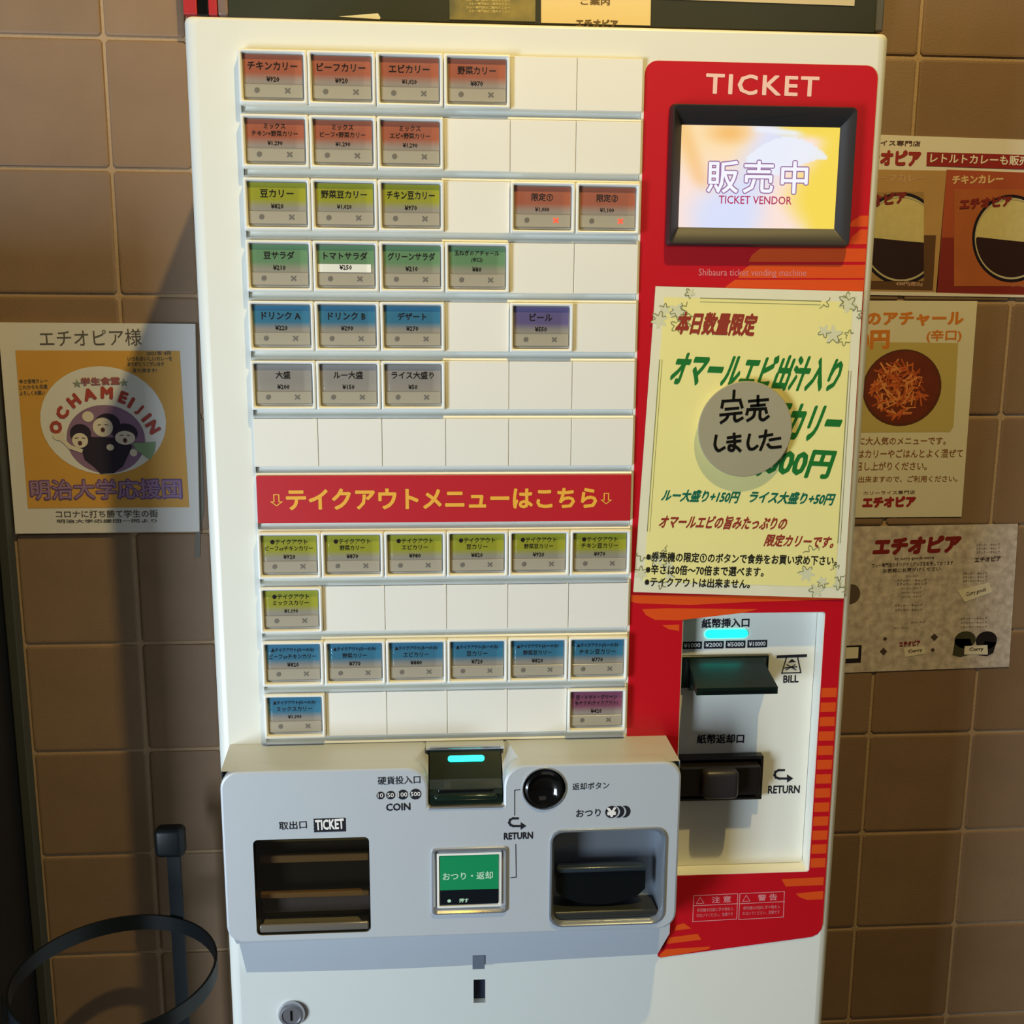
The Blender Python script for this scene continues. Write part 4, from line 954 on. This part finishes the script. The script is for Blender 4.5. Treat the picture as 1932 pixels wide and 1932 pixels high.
for k, colr in enumerate(('C9622A', 'B04E1C', 'DC8A4A')):
    props(build('carrot_print', join(*[c for c, q in carrot if q == k]), mat('photo_carrot_%s' % 'abc'[k], colr, 0.5), pp), kind='stuff')
ORI = mat('poster_orange_ink', 'D07A24', 0.6)
each('lettering', LL(tx('玉ねぎのアチャール', (1540, 614), (1816, 613), 26, A, 0.05, k=8), tx('80円', (1600, 659), (1676, 657), 33, A, 0.05, k=8), tx('(辛口)', (1748, 646), (1813, 645), 23, A, 0.03, k=6)), ORI, pp)
each('lettering', LL(tx('お店で常に大人気のメニューです。', (1560, 840), (1784, 839), 15, A, 0.02, k=4), tx('そのまままたはカリーやごはんとよく混ぜて', (1530, 865), (1816, 863), 16, A, 0.02, k=4), tx('お召し上がりください。', (1600, 888), (1748, 887), 16, A, 0.02, k=4), tx('お持ち帰りも出来ますので、ご利用ください。', (1540, 911), (1806, 909), 12, A, 0.02, k=4)), mat('poster_umber_ink', '8A5A2C', 0.6), pp)
build('lettering', tx('カリーライス専門店', (1629, 934), (1726, 932), 7, A, 0.01, k=4), mat('poster_brown_ink', '5A3A2A', 0.6), pp)
build('lettering', tx('エチオピア', (1628, 957), (1726, 955), 18, A, 0.08, k=10), mat('logo_red', '96201C', 0.6), pp)
# --- goods poster
gp = page('goods_poster', [(1560, 995), (1921, 988), (1904, 1258), (1545, 1271)], WP, 0.0009, mat('poster_mottled', 'D4C6BA', 0.6, col2='AA9C92', nscale=95), 'mottled goods poster with red logo and two caps, lowest on the right wall', 'poster')
build('lettering', tx('エチオピア', (1648, 1046), (1808, 1040), 29, A, 0.075, 0.12, k=10), mat('logo_deep_red', '7C1712', 0.6), gp)
fine = [tx('by curry goods store', (1688, 1058), (1762, 1056), 7, A, 0.02, k=4), tx('カレー専門店のオリジナルグッズを販売しております', (1645, 1071), (1798, 1066), 8, A, 0.02, k=4), tx('お気軽にお声がけください', (1666, 1081), (1774, 1077), 8, A, 0.02, k=4),
        tx('エチオピア', (1839, 1061), (1888, 1058), 9, A, 0.05, k=6)]
for (x0, x1, y0, n_, gap) in ((1708, 1732, 1090, 1, 8), (1692, 1748, 1098, 2, 7), (1700, 1738, 1113, 3, 8), (1688, 1740, 1145, 2, 9), (1718, 1746, 1177, 1, 9), (1684, 1714, 1188, 1, 9), (1842, 1886, 1031, 3, 7), (1816, 1862, 1085, 3, 7), (1812, 1862, 1170, 3, 8)):
    for k in range(n_): fine.append(tx('ステッカー・キャップ', (x0, y0 + k * gap), (x1, y0 + k * gap - 1), 5, A, 0.01, k=4))
build('lettering', join(*fine), mat('poster_dark_ink', '4A3A30', 0.6), gp)
build('cap_print', join(flat(ell(1821, 1207, 20, 16, A), A), flat(poly_px([(1802, 1205), (1830, 1205), (1838, 1232), (1812, 1240), (1797, 1236)], A)[::-1], A)), mat('cap_olive', '3E3C24', 0.6), gp)
build('cap_print', join(flat(ell(1861, 1208, 20, 17, A - 0.0001), A - 0.0001), flat(poly_px([(1858, 1210), (1880, 1212), (1874, 1232), (1862, 1238), (1846, 1236)], A - 0.0001)[::-1], A - 0.0001)), mat('cap_black', '1C1014', 0.6), gp)
B = A - 0.0003
CARDW = mat('tag_white', 'DDD3BC', 0.6)
each('tag_print', [flat(poly_px([(1806, 1114), (1866, 1099), (1873, 1117), (1820, 1136)], B)[::-1], B), flat(poly_px([(1820, 1219), (1863, 1217), (1864, 1235), (1819, 1235)], B)[::-1], B), flat(poly_px([(1705, 1222), (1744, 1219), (1746, 1233), (1707, 1240)], B)[::-1], B), flat(poly_px([(1590, 1222), (1620, 1221), (1619, 1242), (1590, 1243)], B)[::-1], B)], CARDW, gp)
build('tag_frame', flat(poly_px([(1580, 1219), (1626, 1217), (1624, 1250), (1580, 1252)], A - 0.0001)[::-1], A - 0.0001), mat('cap_black', '1C1014', 0.6), gp)
build('disc_print', flat(ell(1604, 1121, 19, 19, A), A), mat('print_grey', '5A4A3C', 0.6), gp)
dm = []
for x, y, s in ((1763, 1202, 7), (1667, 1229, 7), (1670, 1205, 4), (1760, 1226, 4)): dm.append(flat(poly_px([(x - s, y), (x, y - s), (x + s, y), (x, y + s)], B)[::-1], B))
each('lettering', LL(tx('Curry goods', (1823, 1127), (1860, 1117), 9, B - 0.0002, 0.02, 0.2, k=4), tx('Curry', (1829, 1230), (1855, 1229), 8, B - 0.0002, 0.04, k=4), tx('Curry', (1714, 1233), (1740, 1230), 7, B - 0.0002, 0.04, k=4), *dm), mat('poster_dark_ink', '4A3A30', 0.6), gp)
build('lettering', tx('エチオピア', (1697, 1220), (1736, 1217), 9, B, 0.05, k=6), mat('logo_deep_red', '7C1712', 0.6), gp)

# ================================================================ UMBRELLA STAND
zr = un(215, 1835, 0.08)[1]
rx, ry, rad, hb = -0.203, 0.085, 0.117, 0.020
st_ = empty('umbrella_stand', (rx, ry, 0), 'black iron ring umbrella stand with curled upright, left of the machine', 'umbrella stand')
def ring_band(z, r, h_, th):
    n = 56; L = []
    for rr2, zz2 in ((r, z - h_), (r, z), (r - th, z), (r - th, z - h_)):
        L.append([(rx + rr2 * math.cos(2 * math.pi * i / n), ry + rr2 * math.sin(2 * math.pi * i / n), zz2) for i in range(n)])
    return loft(L + [L[0]], False, False)
build('ring', ring_band(zr, rad, hb, 0.003), IRON, st_, smooth=True)
build('ring', ring_band(0.30, rad, hb, 0.003), IRON, st_, smooth=True)
build('ring', ring_band(0.055, rad * 0.98, hb, 0.003), IRON, st_, smooth=True)
def upright(ang, ztop, w=0.019, curl=False, top_out=0.0):
    c, s = math.cos(ang), math.sin(ang); th = 0.003
    bx_, by_ = rx + (rad + th) * c, ry + (rad + th) * s
    path = [(0, 0.0), (0, ztop)]
    if curl:
        path = [(0, 0.0), (0, ztop - 0.016)]
        for i in range(9):
            a = math.radians(180 - 26 * i); path.append((-0.015 - 0.015 * math.cos(a) * 1.0 - 0.0 , ztop - 0.016 + 0.0145 * math.sin(a)))
        path = [(-(p[0]) if k_ > 1 else p[0], p[1]) for k_, p in enumerate(path)]
        path = [(0, 0.0), (0, ztop - 0.016)] + [(-(0.014 - 0.014 * math.cos(math.radians(a))), ztop - 0.016 + 0.0145 * math.sin(math.radians(a))) for a in range(20, 251, 23)]
    L = []
    for k_, (o_, z_) in enumerate(path):
        # direction for thickness
        a = path[max(k_ - 1, 0)]; b = path[min(k_ + 1, len(path) - 1)]; d = Vector((b[0] - a[0], b[1] - a[1])).normalized(); nn = Vector((-d.y, d.x)) * th / 2
        row = []
        for sw, sn in ((-1, -1), (1, -1), (1, 1), (-1, 1)):
            oo = o_ + nn.x * sn; zz = z_ + nn.y * sn
            row.append((bx_ + c * oo - s * sw * w / 2, by_ + s * oo + c * sw * w / 2, zz))
        L.append(row)
    return loft(L)
zt2 = un(320, 1565, 0.2)[1]
def ang_to(px): 
    x = un(px, 1750, ry + rad)[0]; return math.acos(max(-1, min(1, (x - rx) / rad)))
build('upright', upright(math.radians(68), zt2 - 0.004, 0.0195), IRON, st_)
ub = ry + (rad + 0.003) * math.sin(math.radians(68)); e0 = un(290, 1600, ub - 0.012)[0]; e1 = un(347, 1600, ub - 0.012)[0]; e2 = un(318, 1620, ub - 0.012)[1]; e3 = un(318, 1565, ub - 0.012)[1]
build('curled_end', box(e0, e1, ub - 0.014, ub + 0.008, e2, e3, 0.0075, 4), IRON, st_, smooth=True)
build('upright', upright(math.radians(-62), zr - 0.0), IRON, st_)
build('upright', upright(math.radians(205), zr), IRON, st_)
build('base_plate', dome(0, 0, [(1, 0)], 4) if False else loft([[(rx + r * math.cos(2 * math.pi * i / 40), ry + r * math.sin(2 * math.pi * i / 40), z) for i in range(40)] for r, z in ((rad * 0.96, 0.0), (rad * 0.96, 0.006), (rad * 0.9, 0.008))], False, True), IRON, st_)
